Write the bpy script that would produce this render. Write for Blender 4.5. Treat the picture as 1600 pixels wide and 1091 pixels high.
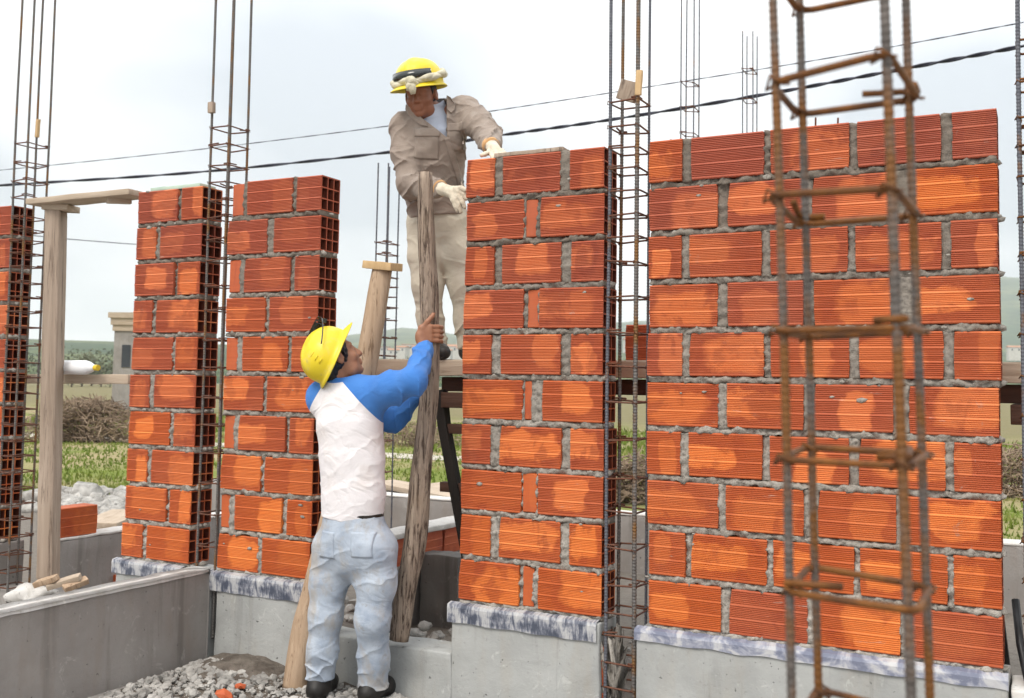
import bpy, bmesh, math, random
import numpy as np
from mathutils import Vector, Matrix, noise
from mathutils.bvhtree import BVHTree

random.seed(7); np.random.seed(7)
scene = bpy.context.scene
for o in list(bpy.data.objects): bpy.data.objects.remove(o, do_unlink=True)
COL = scene.collection
R = math.radians

# ------------------------------------------------------------------ camera
FPX, CY, PITCH, ROLL, CAMH = 1600.0, 495.306, 0.0656687, 0.0168953, 1.41   # focal length in pixels of a 1600 px wide frame
_r0, _f, _u0 = Vector((1, 0, 0)), Vector((0, math.cos(PITCH), math.sin(PITCH))), Vector((0, -math.sin(PITCH), math.cos(PITCH)))
CR = math.cos(ROLL)*_r0 + math.sin(ROLL)*_u0
CU = -math.sin(ROLL)*_r0 + math.cos(ROLL)*_u0
cam_data = bpy.data.cameras.new('camera'); cam = bpy.data.objects.new('camera', cam_data); COL.objects.link(cam)
cam.matrix_world = Matrix(((CR.x, CU.x, -_f.x, 0), (CR.y, CU.y, -_f.y, 0), (CR.z, CU.z, -_f.z, CAMH), (0, 0, 0, 1)))
cam_data.sensor_width = 36; cam_data.lens = 36
cam_data.shift_y = -(545.5-CY)/1600
cam_data.clip_start = 0.05; cam_data.clip_end = 9000
cam_data.dof.use_dof = True; cam_data.dof.focus_distance = 4.45; cam_data.dof.aperture_fstop = 5.4
scene.camera = cam

# ------------------------------------------------------------------ sky, sun, exposure
SUN_EL, SUN_AZ = R(52), R(212)          # azimuth clockwise from +Y
world = bpy.data.worlds.new('World'); scene.world = world; world.use_nodes = True
wt = world.node_tree; wt.nodes.clear()
def wn(t, **k):
    n = wt.nodes.new(t)
    for a, b in k.items(): setattr(n, a, b)
    return n
def wmath(op, a, b=None, c=None):
    n = wn('ShaderNodeMath', operation=op)
    for i, v in enumerate((a, b, c)):
        if v is None: continue
        if isinstance(v, (int, float)): n.inputs[i].default_value = v
        else: wt.links.new(v, n.inputs[i])
    return n.outputs[0]
sky = wn('ShaderNodeTexSky', sky_type='NISHITA', sun_disc=False, sun_elevation=SUN_EL, sun_rotation=SUN_AZ)
tc = wn('ShaderNodeTexCoord'); sp = wn('ShaderNodeSeparateXYZ'); wt.links.new(tc.outputs['Generated'], sp.inputs[0])
zz = wmath('MAXIMUM', sp.outputs[2], 0.0)
den = wmath('ADD', zz, 0.34)
cb = wn('ShaderNodeCombineXYZ'); wt.links.new(wmath('DIVIDE', sp.outputs[0], den), cb.inputs[0]); wt.links.new(wmath('DIVIDE', sp.outputs[1], den), cb.inputs[1])
cn = wn('ShaderNodeTexNoise'); cn.inputs['Scale'].default_value = 1.15; cn.inputs['Detail'].default_value = 4; cn.inputs['Roughness'].default_value = 0.45; cn.inputs['Distortion'].default_value = 0.25
mpw = wn('ShaderNodeMapping'); mpw.inputs['Location'].default_value = (4.4, 14.4, 8.7)
wt.links.new(cb.outputs[0], mpw.inputs[0]); wt.links.new(mpw.outputs[0], cn.inputs['Vector'])
cr = wn('ShaderNodeValToRGB'); wt.links.new(cn.outputs['Fac'], cr.inputs[0])
cr.color_ramp.elements[0].position = 0.385; cr.color_ramp.elements[0].color = (0.51, 0.55, 0.595, 1)
cr.color_ramp.elements[1].position = 0.605; cr.color_ramp.elements[1].color = (1.0, 1.0, 1.0, 1)
# overcast sky: brighter towards the zenith as a cloud layer is
lum = wmath('MULTIPLY_ADD', zz, 1.6, 0.96)
vm = wn('ShaderNodeVectorMath', operation='SCALE'); wt.links.new(cr.outputs[0], vm.inputs[0]); wt.links.new(lum, vm.inputs['Scale'])
sk = wn('ShaderNodeVectorMath', operation='SCALE'); wt.links.new(sky.outputs[0], sk.inputs[0]); sk.inputs['Scale'].default_value = 0.1
mx = wn('ShaderNodeMix', data_type='RGBA'); mx.inputs[0].default_value = 0.94
wt.links.new(sk.outputs[0], mx.inputs[6]); wt.links.new(vm.outputs[0], mx.inputs[7])
bg = wn('ShaderNodeBackground'); bg.inputs['Strength'].default_value = 0.74; wt.links.new(mx.outputs[2], bg.inputs[0])
wo = wn('ShaderNodeOutputWorld'); wt.links.new(bg.outputs[0], wo.inputs[0])
sd = bpy.data.lights.new('sun', 'SUN'); sd.energy = 1.5; sd.angle = R(24); sd.color = (1.0, 0.93, 0.84)
sun = bpy.data.objects.new('sun', sd); COL.objects.link(sun)
sdir = Vector((math.sin(SUN_AZ)*math.cos(SUN_EL), math.cos(SUN_AZ)*math.cos(SUN_EL), math.sin(SUN_EL)))
sun.rotation_euler = sdir.to_track_quat('Z', 'Y').to_euler(); sun.location = sdir*30
scene.view_settings.view_transform = 'Standard'; scene.view_settings.look = 'None'
scene.view_settings.exposure = 0.62; scene.view_settings.gamma = 1; scene.view_settings.use_curve_mapping = False
scene.render.engine = 'CYCLES'; scene.cycles.use_denoising = True; scene.cycles.use_adaptive_sampling = True; scene.cycles.adaptive_threshold = 0.02; scene.cycles.max_bounces = 5; scene.cycles.diffuse_bounces = 3; scene.cycles.glossy_bounces = 2; scene.cycles.transmission_bounces = 2
scene.cycles.volume_bounces = 1

# ------------------------------------------------------------------ layout: a view ray met at a real depth, and the frame of the wall line
def ray(px, py): return _f + CR*((px-800)/FPX) + CU*((CY-py)/FPX)
def at(px, py, Y):
    d = ray(px, py); return d*(Y/d.y) + Vector((0, 0, CAMH))
TH, WDIST = 0.4791454, 4.507792
WD, WN, W0 = Vector((math.cos(TH), -math.sin(TH), 0)), Vector((math.sin(TH), math.cos(TH), 0)), Vector((0, WDIST, 0))
def wp(u, n, z): return W0 + WD*u + WN*n + Vector((0, 0, z))      # u along the wall, n behind its face
WTOP, CRS, BH, BD = 2.428, 0.2, 0.174, 0.15

# ------------------------------------------------------------------ objects
def tag(o, label=None, cat=None, group=None, kind=None):
    if label: o['label'] = label
    if cat: o['category'] = cat
    if group: o['group'] = group
    if kind: o['kind'] = kind
    return o
def mesh(name, verts, faces, mat=None, smooth=False):
    me = bpy.data.meshes.new(name); me.from_pydata([tuple(v) for v in verts], [], [tuple(int(i) for i in f) for f in faces]); me.update()
    if mat: me.materials.append(mat)
    if smooth: me.shade_smooth()
    return me
def link(name, me, parent=None, loc=None, rot=None, scale=None):
    o = bpy.data.objects.new(name, me); COL.objects.link(o)
    if parent: o.parent = parent
    if loc is not None: o.location = loc
    if rot is not None: o.rotation_euler = rot
    if scale is not None: o.scale = scale
    return o
def empty(name, loc=(0, 0, 0), rz=0, label=None, cat=None, group=None):
    o = bpy.data.objects.new(name, None); COL.objects.link(o); o.location = loc; o.rotation_euler = (0, 0, rz); o.empty_display_size = 0.1
    return tag(o, label, cat, group)
class MB:
    def __init__(s): s.v = []; s.f = []
    def add(s, v, f):
        n = len(s.v); s.v += [Vector(p) for p in v]; s.f += [[i+n for i in q] for q in f]; return s
    def box(s, x0, x1, y0, y1, z0, z1, M=None):
        v = [Vector(p) for p in ((x0,y0,z0),(x1,y0,z0),(x1,y1,z0),(x0,y1,z0),(x0,y0,z1),(x1,y0,z1),(x1,y1,z1),(x0,y1,z1))]
        if M: v = [M @ p for p in v]
        return s.add(v, ((0,3,2,1),(4,5,6,7),(0,1,5,4),(1,2,6,5),(2,3,7,6),(3,0,4,7)))
    def tube(s, pts, rad, n=8, closed=False, cap=True):
        pts = [Vector(p) for p in pts]; m = len(pts)
        if not hasattr(rad, '__len__'): rad = [rad]*m
        base = len(s.v); ref = None
        for i, p in enumerate(pts):
            a = pts[(i-1) % m] if (closed or i) else p; b = pts[(i+1) % m] if (closed or i < m-1) else p
            t = (b-a).normalized()
            if ref is None: ref = t.orthogonal().normalized()
            ref = (ref - t*ref.dot(t)).normalized(); w = t.cross(ref)
            for k in range(n):
                an = 2*math.pi*k/n; s.v.append(p + (ref*math.cos(an)+w*math.sin(an))*rad[i])
        for i in range(m if closed else m-1):
            j = (i+1) % m
            for k in range(n):
                s.f.append([base+i*n+k, base+i*n+(k+1)%n, base+j*n+(k+1)%n, base+j*n+k])
        if cap and not closed:
            s.f.append([base+k for k in range(n)][::-1]); s.f.append([base+(m-1)*n+k for k in range(n)])
        return s
    def build(s, name, mat, parent=None, smooth=False, off=None):
        v = s.v if off is None else [p-Vector(off) for p in s.v]
        return link(name, mesh(name, v, s.f, mat, smooth), parent)
def fbm(p, o=3): return noise.fractal(Vector(p), 0.9, 2.1, o)
def roughen(o, amp, scale, seed=0):
    for v in o.data.vertices:
        p = v.co*scale + Vector((seed*7.3, seed*3.1, 0))
        v.co += Vector((noise.noise(p), noise.noise(p+Vector((31, 0, 0))), noise.noise(p+Vector((0, 57, 0)))))*amp
def subdiv_box(name, x0, x1, y0, y1, z0, z1, step, mat, parent=None, amp=0.0, scale=8, bevel=0.006, seed=0):
    bm = bmesh.new(); bmesh.ops.create_cube(bm, size=1)
    for v in bm.verts: v.co = Vector((x0+(v.co.x+.5)*(x1-x0), y0+(v.co.y+.5)*(y1-y0), z0+(v.co.z+.5)*(z1-z0)))
    if bevel: bmesh.ops.bevel(bm, geom=bm.edges[:], offset=bevel, segments=2, affect='EDGES', profile=0.6)
    for ax in range(3):
        lo, hi = ((x0, x1), (y0, y1), (z0, z1))[ax]
        k = int((hi-lo)/step)
        for i in range(1, k):
            no = Vector((0, 0, 0)); no[ax] = 1; co = Vector((0, 0, 0)); co[ax] = lo+(hi-lo)*i/k
            bmesh.ops.bisect_plane(bm, geom=bm.verts[:]+bm.edges[:]+bm.faces[:], plane_co=co, plane_no=no)
    me = bpy.data.meshes.new(name); bm.to_mesh(me); bm.free(); me.materials.append(mat)
    o = link(name, me, parent)
    if amp: roughen(o, amp, scale, seed)
    me.shade_smooth()
    return o
def rock(seed, r, sub=1, flat=0.75):
    bm = bmesh.new(); bmesh.ops.create_icosphere(bm, subdivisions=sub, radius=1)
    for v in bm.verts:
        k = 1+0.55*noise.noise(v.co*1.3+Vector((seed*3.7, seed, 0))); v.co = Vector((v.co.x*k, v.co.y*k*.85, v.co.z*k*flat))*r
    vs = [v.co.copy() for v in bm.verts]; fs = [[v.index for v in f.verts] for f in bm.faces]; bm.free(); return vs, fs

# ------------------------------------------------------------------ materials
class NT:
    def __init__(s, name, rough=0.8, spec=0.3):
        s.m = bpy.data.materials.new(name); s.m.use_nodes = True; s.t = s.m.node_tree; s.b = s.t.nodes['Principled BSDF']
        s.b.inputs['Roughness'].default_value = rough; s.b.inputs['Specular IOR Level'].default_value = spec
    def n(s, t, **k):
        n = s.t.nodes.new(t)
        for a, b in k.items(): setattr(n, a, b)
        return n
    def l(s, a, b): s.t.links.new(a, b)
    def coord(s, which='Object', scale=(1, 1, 1), loc=(0, 0, 0)):
        c = s.n('ShaderNodeTexCoord'); m = s.n('ShaderNodeMapping'); m.inputs['Scale'].default_value = scale; m.inputs['Location'].default_value = loc
        s.l(c.outputs[which], m.inputs[0]); return m.outputs[0]
    def noise(s, vec, scale, detail=4, rough=0.55, dist=0):
        n = s.n('ShaderNodeTexNoise'); n.inputs['Scale'].default_value = scale; n.inputs['Detail'].default_value = detail
        n.inputs['Roughness'].default_value = rough; n.inputs['Distortion'].default_value = dist; s.l(vec, n.inputs['Vector']); return n.outputs['Fac']
    def ramp(s, fac, stops, interp='LINEAR'):
        r = s.n('ShaderNodeValToRGB'); r.color_ramp.interpolation = interp; e = r.color_ramp.elements
        while len(e) < len(stops): e.new(0.5)
        for i, (p, c) in enumerate(stops):
            e[i].position = p; e[i].color = (c, c, c, 1) if not hasattr(c, '__len__') else (*c, 1)
        s.l(fac, r.inputs[0]); return r.outputs[0]
    def mix(s, fac, a, b, mode='MIX'):
        m = s.n('ShaderNodeMix', data_type='RGBA', blend_type=mode); m.clamp_factor = True
        for i, v in ((0, fac), (6, a), (7, b)):
            if hasattr(v, 'is_linked'): s.l(v, m.inputs[i])
            elif i == 0: m.inputs[0].default_value = v
            else: m.inputs[i].default_value = (*v, 1)
        return m.outputs[2]
    def math(s, op, a, b=None, c=None, clamp=False):
        m = s.n('ShaderNodeMath', operation=op, use_clamp=clamp)
        for i, v in enumerate((a, b, c)):
            if v is None: continue
            if hasattr(v, 'is_linked'): s.l(v, m.inputs[i])
            else: m.inputs[i].default_value = v
        return m.outputs[0]
    def color(s, c): s.l(c, s.b.inputs['Base Color']) if hasattr(c, 'is_linked') else setattr(s.b.inputs['Base Color'], 'default_value', (*c, 1)); return s
    def bump(s, h, strength=0.5, dist=0.01):
        b = s.n('ShaderNodeBump'); b.inputs['Strength'].default_value = strength; b.inputs['Distance'].default_value = dist
        s.l(h, b.inputs['Height']); s.l(b.outputs[0], s.b.inputs['Normal']); return s
def simple(name, c1, c2, scale, rough=0.8, bump=0.3, bdist=0.005, stretch=(1, 1, 1), spec=0.3, coord='Object'):
    t = NT(name, rough, spec); v = t.coord(coord, stretch); f = t.noise(v, scale, 5)
    t.color(t.ramp(f, ((0.32, c1), (0.68, c2))))
    if bump: t.bump(t.noise(v, scale*3, 5), bump, bdist)
    return t.m
M = {}
def brick_mat():
    t = NT('fired_clay', 0.62, 0.35)
    oi = t.n('ShaderNodeObjectInfo'); sc = t.n('ShaderNodeSeparateColor'); t.l(oi.outputs['Color'], sc.inputs[0])
    tone, amt, seed = sc.outputs[0], sc.outputs[1], sc.outputs[2]
    g = t.n('ShaderNodeTexCoord'); sg = t.n('ShaderNodeSeparateXYZ'); t.l(g.outputs['Generated'], sg.inputs[0])
    wnz = t.n('ShaderNodeTexWhiteNoise', noise_dimensions='1D'); t.l(t.math('MULTIPLY', oi.outputs['Random'], 913.7), wnz.inputs['W'])
    ws = t.n('ShaderNodeSeparateColor'); t.l(wnz.outputs['Color'], ws.inputs[0])
    # object-space noise moved per brick
    off = t.n('ShaderNodeVectorMath', operation='ADD'); t.l(g.outputs['Object'], off.inputs[0])
    cmb = t.n('ShaderNodeCombineXYZ'); t.l(t.math('MULTIPLY', oi.outputs['Random'], 97.0), cmb.inputs[0]); t.l(t.math('MULTIPLY', seed, 31.0), cmb.inputs[1]); t.l(cmb.outputs[0], off.inputs[1])
    P = off.outputs[0]
    warp = t.math('MULTIPLY_ADD', t.noise(P, 11, 4, 0.6), 0.44, -0.22)
    cx = t.math('MULTIPLY_ADD', ws.outputs[0], 0.60, 0.20); cz = t.math('MULTIPLY_ADD', ws.outputs[1], 0.24, 0.38)
    hw = t.math('MULTIPLY_ADD', ws.outputs[2], 0.30, 0.19); hh = t.math('MULTIPLY_ADD', ws.outputs[0], 0.20, 0.27)
    dx = t.math('DIVIDE', t.math('ABSOLUTE', t.math('SUBTRACT', t.math('ADD', sg.outputs[0], warp), cx)), hw)
    dz = t.math('DIVIDE', t.math('ABSOLUTE', t.math('SUBTRACT', t.math('ADD', sg.outputs[2], warp), cz)), hh)
    d = t.math('ADD', t.math('POWER', dx, 4.5), t.math('POWER', dz, 4.5)); d = t.math('ADD', d, t.math('MULTIPLY_ADD', t.noise(P, 5.5, 2), 3.2, -1.6))
    patch = t.n('ShaderNodeMapRange', interpolation_type='SMOOTHSTEP'); t.l(d, patch.inputs[0])
    for i, v in ((1, 1.7), (2, 0.5), (3, 0.0), (4, 1.0)): patch.inputs[i].default_value = v
    pm = t.math('MULTIPLY', patch.outputs[0], amt)
    base = t.mix(tone, (0.43, 0.103, 0.053), (0.57, 0.130, 0.026))
    base = t.mix(t.math('MULTIPLY_ADD', t.noise(P, 5, 3), 0.9, -0.15, True), base, t.mix(tone, (0.29, 0.062, 0.036), (0.43, 0.075, 0.019)))
    pc = t.mix(tone, (0.74, 0.225, 0.092), (0.86, 0.26, 0.055))
    col = t.mix(pm, base, pc); col = t.mix(t.math('MULTIPLY', t.ramp(t.noise(P, 7, 4, 0.6, 0.5), ((0.54, 0.0), (0.60, 1.0))), t.math('MULTIPLY', ws.outputs[2], 0.55)), col, t.mix(tone, (0.27, 0.055, 0.032), (0.38, 0.062, 0.018)))
    # fine extrusion streaks along the brick, speckles, cement smears
    st = t.n('ShaderNodeMapping'); st.inputs['Scale'].default_value = (0.8, 0.8, 150); t.l(P, st.inputs[0])
    sn = t.noise(st.outputs[0], 1.0, 3)
    col = t.mix(t.math('MULTIPLY_ADD', sn, 0.8, -0.26, True), col, (0.30, 0.055, 0.024))
    smear = t.ramp(t.noise(P, 14, 6, 0.7, 0.6), ((0.66, 0.0), (0.73, 1.0)))
    col = t.mix(t.math('MULTIPLY', smear, t.math('MULTIPLY', ws.outputs[1], 0.7)), col, (0.42, 0.30, 0.24))
    hs_ = t.n('ShaderNodeMapping'); hs_.inputs['Scale'].default_value = (7, 7, 46); t.l(P, hs_.inputs[0]); sm2 = t.ramp(t.noise(hs_.outputs[0], 1.0, 5, 0.7, 0.3), ((0.67, 0.0), (0.72, 1.0))); col = t.mix(t.math('MULTIPLY', sm2, 0.55), col, (0.55, 0.40, 0.32))
    dust = t.ramp(t.noise(P, 3.0, 5, 0.65), ((0.5, 0.0), (0.8, 0.16))); col = t.mix(dust, col, (0.42, 0.20, 0.12))
    t.color(col); t.bump(t.noise(P, 160, 3), 0.35, 0.003)
    return t.m
M['brick'] = brick_mat(); M['brick_hole_shade'] = simple('shaded_hole_clay', (0.10, 0.022, 0.012), (0.17, 0.04, 0.02), 20, 0.9, 0.2)  # second, darker clay lines the end holes: their shade put into the colour
def mortar_mat():
    t = NT('cement_mortar', 0.95, 0.1); v = t.coord('Object'); f = t.noise(v, 60, 6, 0.7); f2 = t.noise(v, 7, 3)
    oi = t.n('ShaderNodeObjectInfo'); sc = t.n('ShaderNodeSeparateColor'); t.l(oi.outputs['Color'], sc.inputs[0]); c = t.mix(f2, t.mix(sc.outputs[0], (0.13, 0.108, 0.088), (0.28, 0.25, 0.215)), t.mix(sc.outputs[0], (0.25, 0.215, 0.178), (0.52, 0.49, 0.44))); c = t.mix(t.ramp(f, ((0.36, .8), (0.52, 0.0))), c, (0.12, 0.105, 0.09))
    t.color(c); t.bump(f, 0.6, 0.010); return t.m
M['mortar'] = mortar_mat()
def concrete_mat(name, a, b, tint=(0.4, 0.36, 0.3)):
    t = NT(name, 0.85, 0.25); v = t.coord('Object'); f = t.noise(v, 3.2, 6, 0.6, 0.4); g = t.noise(t.coord('Object', (5, 5, 1)), 2.5, 4)
    c = t.ramp(f, ((0.3, a), (0.7, b))); c = t.mix(t.ramp(g, ((0.5, 0.0), (0.75, 0.5))), c, tint)
    c = t.mix(t.ramp(t.noise(v, 45, 3), ((0.62, 0.0), (0.72, 0.35))), c, (0.2, 0.19, 0.18))
    stain = t.ramp(t.noise(t.coord('Object', (9, 9, .8)), 1.0, 5, 0.65, 0.4), ((0.56, 0.0), (0.70, 0.55))); c = t.mix(stain, c, (a[0]*.62, a[1]*.60, a[2]*.57))
    spl = t.ramp(t.noise(v, 10, 6, 0.75, 1.0), ((0.60, 0.0), (0.66, 0.6))); c = t.mix(spl, c, (b[0]*1.25, b[1]*1.25, b[2]*1.23)); pit = t.ramp(t.noise(v, 38, 3, 0.6), ((0.27, 1.0), (0.33, 0.0))); c = t.mix(pit, c, (a[0]*.4, a[1]*.4, a[2]*.4))
    t.color(c); t.bump(t.math('SUBTRACT', t.math('ADD', t.math('MULTIPLY', t.noise(v, 70, 5, 0.6), .35), t.noise(v, 6, 5, 0.6, 0.8)), pit), 0.35, 0.012); return t.m
M['concrete'] = concrete_mat('render_coat', (0.30, 0.305, 0.295), (0.42, 0.425, 0.41), (0.36, 0.33, 0.28))
M['concrete_warm'] = concrete_mat('grey_render', (0.225, 0.205, 0.19), (0.31, 0.29, 0.27), (0.25, 0.21, 0.18))
M['concrete_pale'] = concrete_mat('pale_concrete', (0.50, 0.48, 0.45), (0.66, 0.64, 0.61))
M['concrete_dark'] = concrete_mat('dark_concrete', (0.10, 0.095, 0.09), (0.16, 0.15, 0.14), (0.12, 0.1, 0.09))
def membrane_mat():
    t = NT('painted_membrane', 0.45, 0.5); v = t.coord('Object', (38, 1, 8)); f = t.noise(v, 1.0, 7, 0.75, 0.7); g = t.noise(t.coord('Object', (8, 1, 12)), 1.0, 4)
    h = t.math('ADD', f, t.math('MULTIPLY_ADD', g, 0.85, -0.40)); c = t.ramp(h, ((0.40, (0.065, 0.075, 0.105)), (0.50, (0.19, 0.20, 0.24)), (0.57, (0.40, 0.40, 0.41)), (0.72, (0.54, 0.535, 0.52))))
    t.color(c); t.bump(f, 0.5, 0.01); return t.m
M['membrane'] = membrane_mat()
def membrane_pale():
    t = NT('whitewashed_membrane', 0.5, 0.4); v = t.coord('Object', (9, 1, 10)); f = t.noise(v, 1.0, 5, 0.65, 0.5)
    t.color(t.ramp(f, ((0.42, (0.17, 0.185, 0.25)), (0.50, (0.33, 0.34, 0.40)), (0.54, (0.46, 0.46, 0.475)), (0.66, (0.54, 0.535, 0.53))))); t.bump(f, 0.4, 0.008); return t.m
M['membrane_pale'] = membrane_pale()
def steel_mat(name, a, b, rustamt, rust=(0.23, 0.075, 0.018)):
    t = NT(name, 0.6, 0.4); v = t.coord('Object', (9, 9, 5)); f = t.noise(v, 1.3, 5, 0.6)
    c = t.ramp(t.noise(t.coord('Object'), 60, 3), ((0.3, a), (0.7, b)))
    c = t.mix(t.ramp(f, ((rustamt-0.06, 1.0), (rustamt+0.06, 0.0))), c, t.mix(t.noise(t.coord('Object'), 90, 3), rust, (rust[0]*1.7, rust[1]*1.6, rust[2]*1.3)))
    t.color(c); t.b.inputs['Metallic'].default_value = 0.25; t.bump(t.noise(t.coord('Object'), 300, 3), 0.3, 0.002); return t.m
M['bar'] = steel_mat('grey_rebar', (0.085, 0.078, 0.072), (0.155, 0.142, 0.132), 0.45, (0.13, 0.065, 0.022))
M['bar_blue'] = steel_mat('blue_grey_rebar', (0.08, 0.083, 0.10), (0.14, 0.143, 0.16), 0.38, (0.14, 0.07, 0.03))
M['rust'] = steel_mat('rusty_steel', (0.105, 0.037, 0.006), (0.20, 0.072, 0.009), 0.45, (0.06, 0.024, 0.008))
M['bar_rusty'] = steel_mat('rusty_rebar', (0.075, 0.064, 0.056), (0.13, 0.112, 0.10), 0.48, (0.12, 0.05, 0.012)); M['rust_dark'] = steel_mat('dark_rusty_steel', (0.085, 0.040, 0.028), (0.16, 0.065, 0.035), 0.48, (0.09, 0.03, 0.014))
def wood_mat(name, a, b, dark, sc=1.0, axis=2, crack=0.5):
    t = NT(name, 0.8, 0.25); s = [14*sc]*3; s[axis] = 1.4*sc; v = t.coord('Object', tuple(s)); f = t.noise(v, 1.5, 6, 0.65, 0.8)
    c = t.ramp(f, ((0.28, a), (0.7, b))); g = t.noise(v, 3.5, 5, 0.7, 0.4); c = t.mix(t.ramp(g, ((0.34+.06*(crack > .95), crack), (0.45+.06*(crack > .95), 0.0))), c, dark)
    c = t.mix(t.ramp(t.noise(t.coord('Object'), 6*sc, 3), ((0.5, 0.0), (0.8, 0.5))), c, (b[0]*.72, b[1]*.68, b[2]*.62))
    t.color(c); t.bump(t.math('ADD', f, t.math('MULTIPLY', g, .8)), 0.6+.4*(crack > .95), 0.008+.012*(crack > .95)); return t.m
M['wood_grey'] = wood_mat('weathered_wood', (0.24, 0.18, 0.135), (0.44, 0.35, 0.275), (0.10, 0.068, 0.05), 1.1, crack=0.9)
M['wood_board'] = wood_mat('weathered_board', (0.33, 0.255, 0.185), (0.50, 0.41, 0.32), (0.17, 0.12, 0.08), 0.7, axis=0)
M['wood_bark'] = wood_mat('barky_pole', (0.235, 0.172, 0.13), (0.48, 0.375, 0.29), (0.075, 0.048, 0.035), 1.5, crack=1.0)
M['wood_log'] = wood_mat('peeled_log', (0.32, 0.215, 0.135), (0.49, 0.36, 0.25), (0.15, 0.09, 0.05), 1.1, crack=0.9)
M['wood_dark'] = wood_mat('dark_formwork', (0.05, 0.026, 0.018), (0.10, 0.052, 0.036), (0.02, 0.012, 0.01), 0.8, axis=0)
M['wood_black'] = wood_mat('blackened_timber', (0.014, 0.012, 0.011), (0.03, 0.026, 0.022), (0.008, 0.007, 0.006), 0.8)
M['wood_fresh'] = wood_mat('fresh_wood', (0.48, 0.31, 0.15), (0.64, 0.45, 0.25), (0.3, 0.17, 0.08), 1.2)
M['soil'] = simple('wet_soil', (0.075, 0.06, 0.048), (0.17, 0.145, 0.12), 14, 0.95, 0.9, 0.02)
M['stone'] = simple('pale_stone', (0.20, 0.19, 0.175), (0.46, 0.44, 0.405), 9, 0.95, 0.9, 0.012)
M['cable'] = simple('black_cable', (0.012, 0.012, 0.02), (0.03, 0.03, 0.05), 20, 0.5, 0)
M['green_board'] = simple('pale_green_board', (0.36, 0.47, 0.38), (0.48, 0.58, 0.48), 6, 0.7, 0.2)
M['black_plastic'] = simple('black_plastic', (0.012, 0.012, 0.013), (0.022, 0.022, 0.024), 20, 0.4, 0)
# ------------------------------------------------------------------ ground, hills, field
def ground_mat():
    t = NT('site_ground', 0.95, 0.1)
    g = t.n('ShaderNodeNewGeometry'); dt = t.n('ShaderNodeVectorMath', operation='DOT_PRODUCT'); t.l(g.outputs['Position'], dt.inputs[0]); dt.inputs[1].default_value = WN
    n = t.math('SUBTRACT', dt.outputs['Value'], W0.dot(WN)); v = g.outputs['Position']
    big = t.noise(v, 0.35, 4); mid = t.noise(v, 1.1, 5, 0.65); fine = t.noise(v, 18, 5, 0.7)
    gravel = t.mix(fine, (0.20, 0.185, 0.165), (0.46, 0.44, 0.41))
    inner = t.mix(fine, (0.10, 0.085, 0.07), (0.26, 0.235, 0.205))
    grass = t.mix(mid, (0.13, 0.16, 0.035), (0.20, 0.235, 0.06)); dry = t.mix(fine, (0.24, 0.185, 0.10), (0.42, 0.34, 0.21))
    field = t.mix(t.ramp(big, ((0.42, 0.0), (0.62, 1.0))), grass, dry)
    far = t.math('MULTIPLY_ADD', n, 1/14.0, -1.5, True)
    field = t.mix(far, field, t.mix(mid, (0.13, 0.125, 0.06), (0.24, 0.20, 0.11)))
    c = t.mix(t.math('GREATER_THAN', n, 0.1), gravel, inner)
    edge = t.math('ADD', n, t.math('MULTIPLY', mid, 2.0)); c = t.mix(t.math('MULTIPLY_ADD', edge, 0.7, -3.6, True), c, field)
    t.color(c); t.bump(fine, 0.8, 0.03); return t.m
M['ground'] = ground_mat()
def ground_z(x, y):
    r = math.hypot(x, y)
    if r < 320: return 0.0
    az = math.atan2(x, y); e = np.interp(math.degrees(az), [-60, -30, -22, -12, -6, -3, 6, 16, 26, 40, 60], [.012, .016, .018, .036, .051, .046, .060, .075, .100, .110, .09])
    e *= 1+0.10*noise.noise(Vector((az*9, 0, 3)))+0.05*noise.noise(Vector((az*31, 0, 7)))
    foot = 0.034*1150+CAMH
    if r < 1150: return foot*((r-320)/830)**1.3
    if r < 2700: k = (r-1150)/1550; return foot+(max(e*2700, foot+5)-foot)*(k*k*(3-2*k))*(1+0.12*noise.noise(Vector((x*.004, y*.004, 0)))*(1-k))
    return max(e*2700, foot+5)*(1-(r-2700)/2500*0.6)
def polar_sheet(name, radii, naz, az0, az1, mat, zf, dz=0):
    v, f = [], []
    for r in radii:
        for k in range(naz+1):
            a = az0+(az1-az0)*k/naz; x, y = r*math.sin(a), r*math.cos(a); v.append((x, y, zf(x, y)+dz))
    for i in range(len(radii)-1):
        for k in range(naz): a = i*(naz+1)+k; f.append((a, a+naz+1, a+naz+2, a+1))
    return link(name, mesh(name, v, f, mat, True))
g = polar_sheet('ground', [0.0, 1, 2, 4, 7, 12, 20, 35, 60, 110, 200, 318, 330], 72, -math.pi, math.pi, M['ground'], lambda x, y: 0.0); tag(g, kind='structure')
def hill_mat():
    t = NT('wooded_hillside', 1.0, 0.0); g = t.n('ShaderNodeNewGeometry'); v = g.outputs['Position']
    a = t.noise(v, 0.006, 5, 0.6); b = t.noise(v, 0.03, 4, 0.7)
    c = t.mix(t.ramp(a, ((0.45, 0.0), (0.6, 1.0))), (0.045, 0.075, 0.035), (0.12, 0.14, 0.06)); c = t.mix(t.ramp(b, ((0.48, 0.0), (0.6, 0.8))), c, (0.03, 0.05, 0.028))
    t.color(c); return t.m
M['hill'] = hill_mat()
h = polar_sheet('hills', [328, 420, 520, 650, 800, 950, 1100, 1250, 1450, 1700, 1950, 2200, 2450, 2700, 3200, 4200], 220, -R(75), R(75), M['hill'], ground_z, 0.02); tag(h, kind='structure')
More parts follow.
